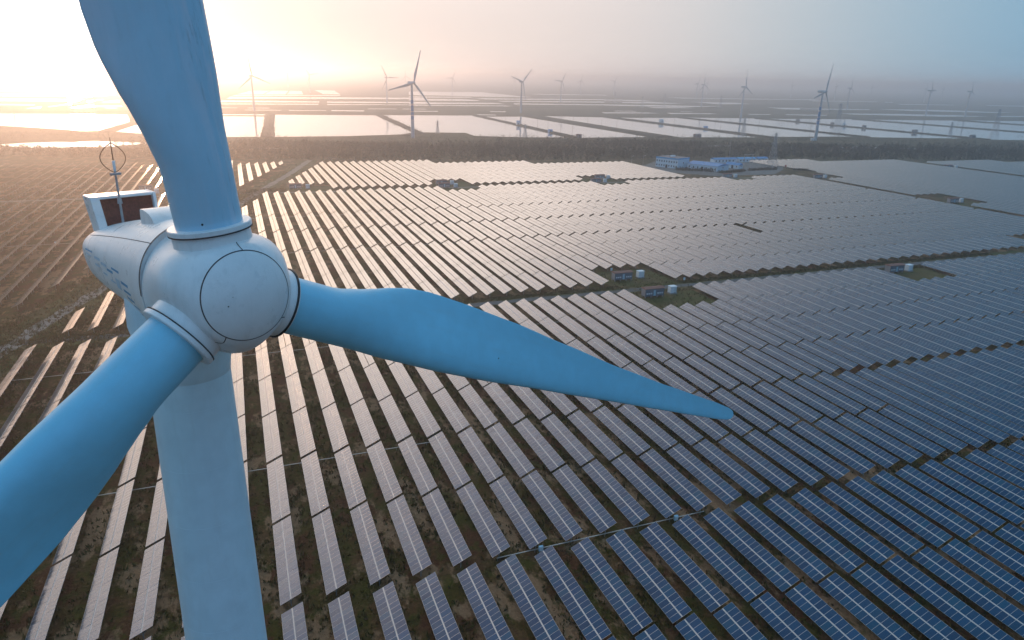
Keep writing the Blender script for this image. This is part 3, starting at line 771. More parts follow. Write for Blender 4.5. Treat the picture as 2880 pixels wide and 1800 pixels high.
# ------------------------------------------------------------------ solar tables
TLT = rad(25.1); ZL = 1.3; RP, RX0 = 6.503, 12.55
MW_, ML_, MG, CGAP = 0.99, 1.60, 0.02, 0.16
E1 = Vector((math.cos(TLT), 0, math.sin(TLT)))
SW = 2 * ML_ + CGAP
def rowx(k): return RX0 + RP * k
tables = []          # (k, y0 near end, columns, block, index)
def tab(k, ytop, n, block, idx): tables.append((k, ytop - n * 1.01, n, block, idx))
S1Y = [212.6, 192.1, 171.4, 150.6, 129.5, 108.6, 86.5, 65.8, 45.1, 24.4]
S2Y = [224.1, 244.8, 265.5, 286.2, 308.0, 328.7, 350.8, 371.5, 393.2, 413.9, 434.6, 455.3]
for k in range(-16, 60):
    X = rowx(k)
    for i, yt in enumerate(S1Y):
        if i == 0 and (18 <= k <= 21 or 36 <= k <= 39): continue
        if i == 4 and k >= 20: yt = 128.2
        if X < path_x(yt) + 6.5: continue
        tab(k, yt, 20, 'S1', i + 1)
for k in range(-10, 65):
    X = rowx(k)
    for i, y0 in enumerate(S2Y):
        if i == 0 and (18 <= k <= 21 or 55 <= k <= 58): continue
        n = 20 if i < 11 else 15
        if i == 11 and (18 <= k <= 21 or 36 <= k <= 39 or 54 <= k <= 57): continue
        if X < path_x(y0 + n) + 5.5:
            if X < path_x(y0 + 8) + 5.5: continue
            n = 8
        if k == 36 and i == 3: continue          # one missing table leaves a slot
        tab(k, y0 + n * 1.01, n, 'S2', i + 1)
for k in range(3, 50):
    X = rowx(k); ytop = 627 - max(0, min(35, (X - 125) * 0.24))
    for i in range(8):
        y0 = 482.6 + 20.72 * i
        if i == 0 and (3 <= k <= 6 or 18 <= k <= 21 or 36 <= k <= 39): continue
        if X < path_x(y0 + 20) + 8 or y0 + 12 > ytop: continue
        tab(k, y0 + 20.2, 20, 'S3', i + 1)
for k in range(67, 140):
    X = rowx(k)
    if 96 <= k <= 98: continue
    for i in range(-10, 5):
        y0 = 489.5 + 20.72 * i
        if y0 + 20 > 572 - (X - 536) * 0.20: continue
        if y0 > 478 and X < 478 + (y0 - 478) * -0.2: continue
        if 430 < y0 < 480 and X < 470 and X < 447 + 30: continue
        if 318 < y0 < 345 and X < 470: continue
        tab(k, y0 + 20.2, 20, 'S4', i)
for k in range(-46, 6):
    X = rowx(k)
    ys = path_y(X + 15.5) + 4 if X + 15.5 < 60 else 9999
    y = max(ys, 95)
    ytop = 642 + max(0, (-60 - X) * 0.15)
    idx = 1
    while y < ytop - 14:
        n = 20
        if y < 479 < y + 22:
            n = int((478 - y) / 1.01)
            if n >= 6: tab(k, y + n * 1.01, n, 'W', idx)
            y = 485; idx += 1; continue
        if not (480 < y < 500 and -64 < X < -44): tab(k, y + 20.2, n, 'W', idx)
        y += 20.72; idx += 1

def tpt(k, y, s, h=0.0): return Vector((rowx(k), y, ZL)) + E1 * s + Vector((0, 0, h))
# which tables show, and how large (hidden behind the near turbine counts as unseen)
bpy.context.view_layer.update()
TV, TF = [], []
for o in turb.children_recursive:
    if o.type != 'MESH': continue
    b0 = len(TV); mwo = o.matrix_world
    TV += [mwo @ v.co for v in o.data.vertices]; TF += [[b0 + i for i in p.vertices] for p in o.data.polygons]
bvh = BVHTree.FromPolygons(TV, TF)
CAMP = Vector((0, 0, CAM_H))
for u_, v_, r_, nm_ in ((569, 632, 0.035, 'vent_slot'), (1402, 1008, 0.03, 'drain_hole'), (655, 836, 0.012, 'drain_hole')):    # small dark marks on the blades
    dr = (CF + CR * ((u_ - 1440) / CAM_F) - CU * ((v_ - 900) / CAM_F)).normalized()
    hit, nr_, fi, ds = bvh.ray_cast(CAMP, dr, 200)
    if hit: at_dot(nm_, hit - TB, -dr if nr_.dot(dr) > 0 and False else (nr_ if nr_.dot(dr) < 0 else -nr_), r_, turb)
info = []
for t in tables:
    k, y0, n, blk, idx = t; y1 = y0 + n * 1.01
    P4 = [px(*tpt(k, y, s)) for y, s in ((y0, 0), (y0, SW), (y1, SW), (y1, 0))]
    if any(p is None for p in P4): continue
    cx = sum(p[0] for p in P4) / 4; cyy = sum(p[1] for p in P4) / 4
    if cx < -260 or cx > 3140 or cyy > 2080: continue
    ar = 0.5 * abs(sum(P4[i][0] * P4[(i + 1) % 4][1] - P4[(i + 1) % 4][0] * P4[i][1] for i in range(4)))
    vis = 0; tot = 0; short = 1e9
    if ar > 600:
        for yy in (0.04, 0.2, 0.35, 0.5, 0.65, 0.8, 0.96):
            for s in (0.15, 0.85):
                q = tpt(k, y0 + (y1 - y0) * yy, SW * s); tot += 1; p = px(*q)
                if not (0 <= p[0] <= 2880 and 0 <= p[1] <= 1800): continue
                d = q - CAMP
                if bvh.ray_cast(CAMP, d.normalized(), d.length - 0.5)[0] is None: vis += 1
    info.append((ar * (vis / tot if tot else 0), ar / (n * 2), t))
info.sort(key=lambda r: -r[0])
single = [r for r in info[:300] if r[0] > 0]
rest = info[len(single):]

def module_geo(mb, M, jit=0.0):
    """one framed module: 0..ML_ up the slope, 0..MW_ along the row"""
    fr = 0.024
    o = [(0, 0), (ML_, 0), (ML_, MW_), (0, MW_)]
    i_ = [(fr, fr), (ML_ - fr, fr), (ML_ - fr, MW_ - fr), (fr, MW_ - fr)]
    V = [M @ Vector((x, y, 0)) for x, y in o] + [M @ Vector((x, y, -0.004)) for x, y in i_] + [M @ Vector((x, y, -0.04)) for x, y in o]
    b = [(4, 5, 6, 7)]
    fr_ = [(0, 1, 5, 4), (1, 2, 6, 5), (2, 3, 7, 6), (3, 0, 4, 7), (0, 8, 9, 1), (1, 9, 10, 2), (2, 10, 11, 3), (3, 11, 8, 0), (8, 11, 10, 9)]
    base = len(mb.v); mb.v += [tuple(v) for v in V]
    for f in b: mb.f.append(tuple(base + q for q in f)); mb.m.append(0)
    for f in fr_: mb.f.append(tuple(base + q for q in f)); mb.m.append(1)
mb = MB(); module_geo(mb, Matrix.Identity(4)); MODULE = mb.mesh('module', [M_GLASS, M_ALU])
RY = Matrix.Rotation(-TLT, 4, 'Y')
def slope_M(s, y, h=0.0): return Matrix.Translation((0, y, ZL)) @ RY @ Matrix.Translation((s, 0, h))
def jitter(a=0.28):
    return Matrix.Rotation(rad(rnd.gauss(0, a)), 4, 'Y') @ Matrix.Rotation(rad(rnd.gauss(0, a)), 4, 'X')
# joined module faces for tables whose modules are too small to pick apart
M_GLASS_J = M_GLASS.copy(); M_GLASS_J.name = 'solar_glass_joined'
for n_ in list(M_GLASS_J.node_tree.nodes):
    if n_.bl_idname == 'ShaderNodeObjectInfo':
        g_ = M_GLASS_J.node_tree.nodes.new('ShaderNodeNewGeometry')
        for l in list(n_.outputs['Random'].links): M_GLASS_J.node_tree.links.new(g_.outputs['Random Per Island'], l.to_socket)
JOINED = {}
def joined(n):
    key = (n, rnd.randrange(4))
    if key not in JOINED:
        mb = MB()
        for c in range(n):
            for r in (0, 1): module_geo(mb, slope_M(r * (ML_ + CGAP), c * 1.01) @ jitter(0.33))
        JOINED[key] = mb.mesh('module_face', [M_GLASS_J, M_ALU])
    return JOINED[key]
PARTS = {}
def table_parts(n):
    if n not in PARTS:
        L = n * 1.01 - MG
        a = MB(); a.box(ML_ - 0.01, ML_ + CGAP + 0.01, 0.0, L, -0.055, -0.012, 0, slope_M(0, 0)); rail = a.mesh('centre_rail', M_RAIL)
        b = MB(); b.box(0.35, 0.42, 0.1, L - 0.1, -0.12, -0.045, 0, slope_M(0, 0)); pur = b.mesh('purlin', M_STEEL)
        c = MB()
        top = E1 * (SW * 0.5); c.bar((top.x, 0, -0.1), (top.x, 0, ZL + top.z - 0.16), 0.075, 0, None, 8)
        for s in (0.45, SW - 0.35):
            q = E1 * s; c.bar((top.x, 0, 0.75), (q.x, 0, ZL + q.z - 0.18), 0.035)
        p0, p1 = E1 * 0.15, E1 * (SW - 0.15)
        c.bar((p0.x, 0, ZL + p0.z - 0.16), (p1.x, 0, ZL + p1.z - 0.16), 0.045)
        post = c.mesh('support_post', M_STEEL)
        PARTS[n] = (rail, pur, post)
    return PARTS[n]
ORD = 'zeroth first second third fourth fifth sixth seventh eighth ninth tenth eleventh twelfth thirteenth fourteenth fifteenth sixteenth seventeenth eighteenth nineteenth'.split()
TENS = {20: 'twentieth', 30: 'thirtieth', 40: 'fortieth', 50: 'fiftieth', 60: 'sixtieth'}
def ordinal(n):
    if n < 20: return ORD[n]
    if n % 10 == 0: return TENS[n]
    return {2: 'twenty', 3: 'thirty', 4: 'forty', 5: 'fifty', 6: 'sixty'}[n // 10] + '-' + ORD[n % 10]
def table_label(k, blk, idx):
    r = k + 2
    side = ('%s row right of the near tower' % ordinal(r)) if r > 0 else (('%s row left of the near tower' % ordinal(-r)) if r < 0 else 'row running behind the near tower')
    where = {'S1': '%s before gravel road' % ORD[idx], 'S2': '%s beyond gravel road' % ORD[idx], 'S3': '%s beyond second road' % ORD[idx],
             'S4': '%s in far corner field' % ORD[idx + 11], 'W': '%s beyond diagonal path' % ORD[min(idx, 14)]}[blk]
    return 'solar table, %s, %s' % (side, where)
detailed = 0
for vis_ar, mod_ar, (k, y0, n, blk, idx) in single:
    e = empty('solar_table', (rowx(k), y0, 0), table_label(k, blk, idx), 'solar panel', 'solar tables in the field')
    rail, pur, post = table_parts(n)
    detail = mod_ar > 190 and detailed < 165
    if detail:
        detailed += 1
        for c in range(n):
            for r in (0, 1): put('module', MODULE, e, slope_M(r * (ML_ + CGAP), c * 1.01) @ jitter(0.33))
    else:
        tag(put('module_face', joined(n), e), kind='stuff')
    put('centre_rail', rail, e)
    put('purlin', pur, e); put('purlin', pur, e, Matrix.Translation(E1 * 2.4))
    for j in range(5 if n >= 18 else 3): put('support_post', post, e, Matrix.Translation((0, 1.0 + j * (n * 1.01 - 2.0) / (4 if n >= 18 else 2), 0)))
# every other table of the field: one object
V, Fq, UV = [], [], []
PV, PF = [], []
for vis_ar, mod_ar, (k, y0, n, blk, idx) in rest:
    X = rowx(k); L = n * 1.01
    jt = [rnd.gauss(0, 0.004) for _ in range(4)]
    for r in (0, 1):
        s0 = r * (ML_ + CGAP); s1 = s0 + ML_
        b0 = len(V)
        for (s, y, z) in ((s0, y0, 0), (s1, y0, 0), (s1, y0 + L, 0), (s0, y0 + L, 0), (s0, y0, -.05), (s1, y0, -.05), (s1, y0 + L, -.05), (s0, y0 + L, -.05)):
            q = tpt(k, y, s, z); V.append((q.x, q.y, q.z + jt[r * 2 + (1 if y > y0 else 0)]))
        for f in ((0, 1, 2, 3), (4, 7, 6, 5), (0, 4, 5, 1), (1, 5, 6, 2), (2, 6, 7, 3), (3, 7, 4, 0)): Fq.append([b0 + q for q in f])
        off = (k * 7 + idx) * 20
        top = [(off, r), (off, r + 1), (off + n, r + 1), (off + n, r)]
        UV += top + [(0.5, 0.5)] * 20
    d = math.hypot(X, y0)
    if d < 560:
        for j in range(4):
            yy = y0 + 1.0 + j * (L - 2.0) / 3; xx = X + E1.x * SW * 0.5; b0 = len(PV); w = 0.05
            for z in (0, ZL + 0.6):
                PV += [(xx - w, yy - w, z), (xx + w, yy - w, z), (xx + w, yy + w, z), (xx - w, yy + w, z)]
            PF += [[b0 + a for a in f] for f in ((0, 1, 5, 4), (1, 2, 6, 5), (2, 3, 7, 6), (3, 0, 4, 7))]
fme = np_mesh('distant_solar_tables', np.array(V), np.array(Fq), [M_GLASS_FAR, M_RAIL], np.array(UV))
fme.polygons.foreach_set('material_index', np.tile(np.array([0, 1, 1, 1, 1, 1], dtype=np.int32), len(Fq) // 6))
field = put('distant_solar_tables', fme)
tag(field, 'sea of further solar tables stretching to the tree belt', 'solar panels', kind='stuff')
fp = put('support_post', np_mesh('support_post', np.array(PV), np.array(PF), M_STEEL), field); tag(fp, kind='stuff')

# cable conduits and combiner boxes
def conduit(x0, x1, y, label, z=0.55):
    e = empty('cable_conduit', (x0, y, 0), label, 'cable conduit', 'cable conduits across the rows')
    mb = MB(); n = int((x1 - x0) / 3.25)
    mb.box(0, x1 - x0, -0.07, 0.07, z, z + 0.10); mb.build('cable_tray', M_RAIL, e)
    pm = MB(); pm.bar((0, 0, 0), (0, 0, z - .004), 0.05); pmm = pm.mesh('tray_post', M_STEEL)
    for i in range(0, n + 1, 2): put('tray_post', pmm, e, Matrix.Translation((min(i * 3.25 + .2, x1 - x0 - .1), 0, 0)))
conduit(-58, 14, 192.3, 'thin white cable tray crossing behind the near turbine hub')
conduit(14.2, 122, 192.3, 'thin white cable tray partly hidden by the long blade')
conduit(-40, 34, 129.4, 'white cable tray crossing either side of the near tower')
conduit(33, 73, 88.9, 'white cable tray with blue boxes in the wide nearer gap')
conduit(14, 150, 309.2, 'white cable tray across the rows just right of the hub')
conduit(0, 110, 391.9, 'farthest white cable tray across the bright rows')
conduit(-150, -70, 353, 'pale cable tray in the shaded array at far left')
def cbox(x, y, label):
    e = empty('combiner_box', (x, y, 0), label, 'junction box', 'junction boxes on the cable trays')
    mb = MB(); mb.box(-0.35, 0.35, -0.2, 0.2, 0.85, 1.75); mb.build('cabinet', M_CBLUE, e)
    mb = MB(); mb.box(-0.31, 0.31, -0.225, -0.203, 0.9, 1.7); mb.build('cabinet_door', M_BOX, e)
    mb = MB(); mb.bar((-0.2, 0, 0), (-0.2, 0, 0.848), 0.04); mb.bar((0.2, 0, 0), (0.2, 0, 0.848), 0.04); mb.build('stand', M_STEEL, e)
cbox(40.4, 88.0, 'small light blue box on the nearer tray, left one')
cbox(66.4, 88.0, 'small light blue box on the nearer tray, right one')
cbox(118.8, 244.0, 'small light blue box at the row end before the upper hut')
cbox(137.9, 243.4, 'small light blue box above the upper hut by the road')
cbox(158.8, 222.6, 'small light blue box beside the road, right of the huts')
cbox(-78, 352, 'small light blue box in the shaded array at far left')

# ------------------------------------------------------------------ huts and cabinets
def hut(x, y, label, roof=M_HUTR):
    e = empty('inverter_hut', (x, y, 0), label, 'hut', 'inverter huts')
    W, D, Hh, st = 7.8, 2.7, 2.7, 0.65
    mb = MB(); mb.box(-W / 2, W / 2, -D / 2, D / 2, st, st + Hh); mb.m = [0, 0, 0, 1, 0, 1]
    wall = mb.build('wall', [M_HUTW, M_HUTS], e)
    mb = MB(); z = st + Hh + .003
    mb.quadmesh([(-W / 2 - .25, -D / 2 - .25, z), (W / 2 + .25, -D / 2 - .25, z), (W / 2 + .25, D / 2 + .25, z), (-W / 2 - .25, D / 2 + .25, z), (-W / 2 - .1, 0, z + .55), (W / 2 + .1, 0, z + .55),
                 (-W / 2 - .25, -D / 2 - .25, z + .1), (W / 2 + .25, -D / 2 - .25, z + .1), (W / 2 + .25, D / 2 + .25, z + .1), (-W / 2 - .25, D / 2 + .25, z + .1)],
                [(0, 3, 2, 1), (0, 1, 7, 6), (1, 2, 8, 7), (2, 3, 9, 8), (3, 0, 6, 9), (6, 7, 5, 4), (8, 9, 4, 5), (7, 8, 5), (9, 6, 4)])
    mb.build('roof', roof, e)
    mb = MB(); mb.box(-0.45, 0.45, -D / 2 - .05, -D / 2 - .003, st + .1, st + 2.2); d = mb.build('door', M_DOOR, e)
    mb = MB(); mb.box(0.28, 0.36, -D / 2 - .09, -D / 2 - .052, st + 1.1, st + 1.25); mb.build('handle', M_STEEL, d)
    vm = MB(); vm.box(-0.27, 0.27, -D / 2 - .12, -D / 2 - .003, st + .75, st + 1.25); vm.box(-0.27, 0.27, -D / 2 - .2, -D / 2 - .122, st + 1.12, st + 1.25); vme = vm.mesh('vent_hood', M_VENT)
    for vx in (-3.1, -2.25, -1.4, 1.4, 2.25, 3.1): put('vent_hood', vme, e, Matrix.Translation((vx, 0, 0)))
    lm = MB(); lm.box(-.16, .16, -.16, .16, 0, st - .003); lme = lm.mesh('pier', M_CONC)
    for lx in (-W / 2 + .3, -1.3, 1.3, W / 2 - .3):
        for ly in (-D / 2 + .25, D / 2 - .25): put('pier', lme, e, Matrix.Translation((lx, ly, 0)))
def cabinet(x, y, label):
    e = empty('transformer_cabinet', (x, y, 0), label, 'transformer', 'transformer cabinets beside the huts')
    mb = MB(); mb.box(-1.5, 1.5, -1.2, 1.2, 0, 0.45); mb.build('plinth', M_CONC, e)
    mb = MB(); mb.box(-1.3, 0.1, -1.0, 1.0, 0.453, 2.75); mb.build('housing', M_BOX, e)
    mb = MB(); mb.box(0.103, 1.3, -0.85, 0.85, 0.453, 2.45); t = mb.build('tank', M_BOXD, e)
    fm = MB(); fm.box(-.05, .05, -1.06, -0.853, .65, 2.25); fme = fm.mesh('cooling_fin', M_BOX)
    for fx in (0.3, 0.55, 0.8, 1.05): put('cooling_fin', fme, t, Matrix.Translation((fx, 0, 0)))
    mb = MB(); mb.box(-1.38, 1.36, -1.08, 1.08, 2.753, 2.87); mb.build('lid', M_BOX, e)
    mb = MB(); mb.box(-1.1, -0.1, -1.03, -1.003, 0.6, 2.5); mb.build('cabinet_door', M_VENT, e)
HUTS = [(136.2, 209.2, 'grey hut with red roof on the near side of the gravel road, by the blade'), (136.2, 231.8, 'grey hut with red roof just beyond the gravel road'),
        (254, 209.5, 'grey hut with red roof by the road at right, in its own clearing'), (34.5, 494, 'pale hut beyond the second road, nearest the path'),
        (133, 477.5, 'grey hut on the near side of the second road, left pair'), (135, 491.5, 'grey hut beyond the second road, left pair'),
        (251.5, 477, 'grey hut on the near side of the second road, right pair'), (264, 495, 'grey hut beyond the second road, right pair'),
        (374, 481, 'grey hut before the blue compound buildings'), (450, 461, 'grey hut right of the compound beside the field road'),
        (451, 338, 'grey hut in a clearing of the right-hand field'), (-57, 508, 'pale hut behind the cooler box of the near turbine'), (641, 493, 'tiny pale hut in the farthest field at right')]
for i, (x, y, l) in enumerate(HUTS): hut(x, y, l)
for x, y, l in [(145.6, 210.8, 'white cabinet beside the hut nearest the blade'), (145.2, 233, 'white cabinet beside the hut just beyond the gravel road'), (262.4, 209.5, 'white cabinet beside the red-roofed hut at right'),
                (42.6, 494, 'white cabinet beside the pale hut near the path'), (141.6, 477.8, 'lower white cabinet of the left hut pair'), (143, 492, 'upper white cabinet of the left hut pair'),
                (259.4, 477.4, 'lower white cabinet of the right hut pair'), (272, 495.5, 'upper white cabinet of the right hut pair'), (382, 480.5, 'white cabinet before the compound buildings'),
                (458.5, 461.5, 'white cabinet right of the compound beside the field road'), (459.5, 338.5, 'white cabinet in the clearing of the right-hand field'), (-49.5, 494, 'white cabinet behind the cooler box of the near turbine'), (651.5, 493, 'white cabinet in the farthest field at right')]:
    cabinet(x, y, l)

# ------------------------------------------------------------------ compound buildings
ES, EF = Vector((.91, .414, 0)), Vector((.414, -.91, 0))
def bld(corner, ls, lf, h, name, label, walls, roof_kind, nw=(9, 2), trim=True):
    """corner: the one nearest the camera; ls along ES, lf back along -EF"""
    e = empty(name, (*corner, 0), label, 'building')
    M3 = Matrix((ES, -EF, Vector((0, 0, 1)))).transposed().to_4x4()    # x along side, y back along the facade
    def B(n_, x0, x1, y0, y1, z0, z1, mat, parent=e):
        mb = MB(); mb.box(x0, x1, y0, y1, z0, z1, 0, M3); return mb.build(n_, mat, parent)
    mb = MB(); mb.box(0, ls, 0, lf, 0, h, 0, M3); mb.m = [0, 0, 1, 0, 0, 0]
    w = mb.build('wall', walls, e)
    if roof_kind == 'flat':
        B('parapet', -.15, ls + .15, -.15, lf + .15, h - .9, h + .25, M_BLUE) if trim else None
        B('roof', .3, ls - .3, .3, lf - .3, h + .252, h + .35, M_ROOFG)
        B('roof_hut', ls * .45, ls * .62, lf * .45, lf * .6, h + .353, h + 1.6, M_WALLW)
    else:
        mb = MB(); hh = 1.9
        mb.quadmesh([M3 @ Vector(p) for p in [(-.4, -.4, h), (ls + .4, -.4, h), (ls + .4, lf + .4, h), (-.4, lf + .4, h), (ls / 2, -.4, h + hh), (ls / 2, lf + .4, h + hh)]],
                    [(0, 4, 5, 3), (1, 2, 5, 4), (0, 1, 4), (2, 3, 5), (0, 3, 2, 1)]); mb.build('roof', M_ROOFB, e)
    for fl in range(nw[1]):
        for i in range(nw[0]):
            y = lf * (i + .5) / nw[0]; z0 = 1.1 + fl * 3.7
            if fl == 0 and i == nw[0] // 2:
                d = B('door', -.08, -.003, y - 1.0, y + 1.0, 0.02, 2.9, M_PANE); B('canopy', -1.2, -.083, y - 1.3, y + 1.3, 3.0, 3.2, M_WALLW, d); continue
            wv = B('window', -.06, -.003, y - .62, y + .62, z0, z0 + 1.7, M_VENT); B('pane', -.075, -.062, y - .5, y + .5, z0 + .12, z0 + 1.58, M_PANE, wv)
    wv = B('window', ls * .45, ls * .45 + 1.4, -.06, -.003, h * .45, h * .45 + 1.6, M_VENT); B('pane', ls * .45 + .12, ls * .45 + 1.28, -.075, -.062, h * .45 + .12, h * .45 + 1.48, M_PANE, wv)
    return e
bld((366, 541), 19, 23, 8.8, 'office_building', 'two storey white office block with blue trim by the tree belt', [M_WALLW, M_CBLUE], 'flat')
bld((391, 517), 20, 30, 4.4, 'workshop_building', 'long low white workshop with bright blue pitched roof', [M_WALLW, M_CBLUE], 'gable', (7, 1))
bld((424, 530), 7, 13, 3.2, 'small_store', 'small white store with blue end right of the workshop', [M_WALLW, M_CBLUE], 'gable', (3, 1))
for i, (x0, ln, lab) in enumerate([(432, 26, 'low white shed with blue roof behind the workshop, left one'), (461, 20, 'low white shed with blue roof behind the workshop, middle one'), (484, 12, 'low white shed with blue roof behind the workshop, right one')]):
    e = empty('long_shed', (x0, 577, 0), lab, 'shed', 'sheds behind the workshop')
    mb = MB(); mb.box(0, ln, 0, 7, 0, 3.2); mb.build('wall', M_WALLW, e)
    mb = MB(); mb.quadmesh([(-.4, -.5, 3.203), (ln + .4, -.5, 3.203), (ln + .4, 7.5, 3.203), (-.4, 7.5, 3.203), (-.4, 3.5, 4.5), (ln + .4, 3.5, 4.5)], [(0, 1, 5, 4), (2, 3, 4, 5), (0, 4, 3), (1, 2, 5), (0, 3, 2, 1)]); mb.build('roof', M_ROOFB if i != 1 else M_BLUE, e)
    for j in range(int(ln / 4)):
        mb = MB(); mb.box(1.2 + j * 4, 2.6 + j * 4, -.05, -.003, .9, 2.3); mb.build('window', M_PANE, e)
def pole(x, y, h, label, kind='lamp_post', w=0.12):
    e = empty(kind, (x, y, 0), label, 'pole', 'slender poles')
    mb = MB(); mb.bar((0, 0, 0), (0, 0, h), w, 0, w * .6, 8); mb.build('pole', M_STEEL, e)
    mb = MB(); mb.bar((0, 0, h - .3), (1.3, -.5, h), .06); mb.bar((1.2, -.46, h), (1.9, -.7, h), .14); mb.build('lamp_head', M_BOX, e)
for x, y, h, l in [(348, 570, 9, 'lamp post left of the white office block'), (340, 577, 8, 'lamp post left of the office block, nearer the trees'), (376, 516, 8, 'lamp post in front of the office hedge'),
                   (404, 510, 8, 'lamp post before the blue-roofed workshop'), (470, 512, 9, 'lamp post right of the compound'), (440, 505, 8, 'lamp post between store and field road')]:
    pole(x, y, h, l)
e = empty('radio_mast', (443, 570, 0), 'tall thin guyed mast behind the workshop', 'mast')
mb = MB(); mb.bar((0, 0, 0), (0, 0, 27), .16, 0, .06, 6); mb.build('mast_pole', M_STEEL, e)
mb = MB()
for a in range(3): mb.bar((0, 0, 22), (8 * math.cos(a * 2.1), 8 * math.sin(a * 2.1), 0), .03)
mb.build('guy_wire', M_STEEL, e)
e = empty('switchyard_gantry', (447, 552, 0), 'steel switchyard gantry between workshop and pylon', 'gantry')
for x in (0, 9):
    mb = MB(); mb.bar((x, 0, 0), (x, 0, 10), .25, 0, .18); mb.bar((x, 3, 0), (x, 0, 9), .14); mb.build('gantry_post', M_STEEL, e)
mb = MB(); mb.bar((-1, 0, 10.2), (10, 0, 10.2), .28); mb.build('gantry_beam', M_STEEL, e)
e = empty('red_sign', (470, 522, 0), 'small red notice board at the field corner', 'sign')
mb = MB(); mb.bar((0, 0, 0), (0, 0, 2.0), .06); mb.build('post', M_STEEL, e)
mb = MB(); mb.box(-.9, .9, -.05, .05, 2.003, 3.6); mb.build('board', M_RED, e)

# ------------------------------------------------------------------ distant wind turbines (hub 65 m)
FB = blade_mesh('blade', M_FAR_SHADED, 26, 12, 1.0)
YAWM = Matrix((SIDE, -AH, Vector((0, 0, 1)))).transposed().to_4x4()
def cyl(z0, r0, z1, r1, n=16): return [[(r0 * math.cos(2 * math.pi * i / n), r0 * math.sin(2 * math.pi * i / n), z0) for i in range(n)], [(r1 * math.cos(2 * math.pi * i / n), r1 * math.sin(2 * math.pi * i / n), z1) for i in range(n)]]
mb = MB(); mb.rings(cyl(0, 2.3, 63.2, 1.35), 0); FT = mb.mesh('tower', M_FAR_SHADED, True, 40)
mb = MB()
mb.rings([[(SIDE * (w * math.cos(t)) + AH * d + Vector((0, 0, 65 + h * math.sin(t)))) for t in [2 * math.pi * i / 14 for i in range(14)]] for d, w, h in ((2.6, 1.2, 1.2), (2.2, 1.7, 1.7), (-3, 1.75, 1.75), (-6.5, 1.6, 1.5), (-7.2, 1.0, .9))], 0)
FN = mb.mesh('nacelle', M_FAR_SHADED, True, 40)
mb = MB()
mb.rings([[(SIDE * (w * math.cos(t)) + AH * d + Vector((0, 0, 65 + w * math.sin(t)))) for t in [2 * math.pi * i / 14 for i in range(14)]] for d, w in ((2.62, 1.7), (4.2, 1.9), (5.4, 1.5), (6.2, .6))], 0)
FH = mb.mesh('hub', M_FAR_SHADED, True, 40)
band = MB()
for z0, z1 in ((22, 26.5), (27.5, 31), (32, 38.5), (41, 45)):
    f = lambda z: 2.3 + (1.35 - 2.3) * z / 63.2 + 0.02
    band.rings(cyl(z0, f(z0), z1, f(z1)), 0)
FBAND = band.mesh('blue_band', M_BAND, True, 40)
FARS = [(206, 881, 103, 'closest distant wind turbine with blue tower bands, above the trees at centre left', 1), (755, 789, 103, 'distant wind turbine with blue tower bands at the right, behind the trees', 1),
 (40, 1505, 9, 'distant wind turbine just right of the rising near blade', 0), (589, 1486, 74, 'distant wind turbine standing on the pond dikes at the picture centre', 0),
 (1054, 1333, 6, 'distant turbine with edge-on rotor above the compound pylons', 0), (400, 2010, 30, 'faint turbine just left of the closest distant turbine', 0),
 (1007, 2191, 86, 'hazy turbine to the right of the one on the central dikes', 0), (1721, 1421, 30, 'edge-on turbine between the two tall pylons at far right', 0),
 (1383, 1947, 4, 'hazy edge-on turbine left of the edge-on one above the compound', 0), (275, 3890, 61, 'very faint turbine with blades in a Y, right of the rising blade', 0),
 (283, 2886, 39, 'faint turbine third from the rising blade', 0), (879, 3902, 7, 'very faint turbine touching the closest distant turbine at its left', 0),
 (868, 2975, 92, 'faint turbine right of the closest distant turbine', 0), (1543, 4013, 85, 'very faint turbine just behind the one on the central dikes', 0),
 (1589, 3230, 110, 'faint upright turbine, second right of the central dike turbine', 0), (1779, 3243, 83, 'faint turbine, third right of the central dike turbine', 0),
 (1890, 2704, 95, 'faint turbine, left of a close pair right of centre', 0), (2565, 3574, 4, 'faint turbine, rearmost of a close group right of centre', 0),
 (2922, 3288, 30, 'very faint turbine left of the right-hand banded turbine', 0), (2736, 2778, 45, 'very faint turbine just right of the right-hand banded turbine', 0),
 (1782, 1752, 3, 'hazy edge-on turbine right of the right-hand banded turbine', 0), (3502, 3281, 29, 'ghostly turbine second right of the right-hand banded turbine', 0),
 (3225, 2689, 22, 'ghostly turbine touching the edge-on one at far right', 0), (3895, 3134, 112, 'ghostly turbine just right of the edge-on one at far right', 0),
 (1830, 1392, 16, 'hazy turbine closest to the right edge of the picture', 0), (-844, 3705, 7, 'ghostly turbine under the sun at the left edge', 0)]
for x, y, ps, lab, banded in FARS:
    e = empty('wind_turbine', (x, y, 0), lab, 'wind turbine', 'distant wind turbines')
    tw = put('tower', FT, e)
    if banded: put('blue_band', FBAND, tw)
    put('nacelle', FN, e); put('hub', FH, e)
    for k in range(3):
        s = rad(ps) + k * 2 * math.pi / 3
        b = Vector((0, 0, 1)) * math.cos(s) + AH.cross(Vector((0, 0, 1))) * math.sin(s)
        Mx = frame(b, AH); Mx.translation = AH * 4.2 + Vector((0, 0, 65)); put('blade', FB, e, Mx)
for x, y in ((755, 789),):
    e = empty('transformer_cabinet', (x - 8, y - 3, 0), 'white cabinet at the foot of the right-hand banded turbine', 'transformer')
    mb = MB(); mb.box(-1.6, 1.6, -1.6, 1.6, 0, 3.2); mb.build('housing', M_BOX, e); mb = MB(); mb.box(-1.8, 1.8, -1.8, 1.8, 3.203, 3.45); mb.build('lid', M_BOX, e)

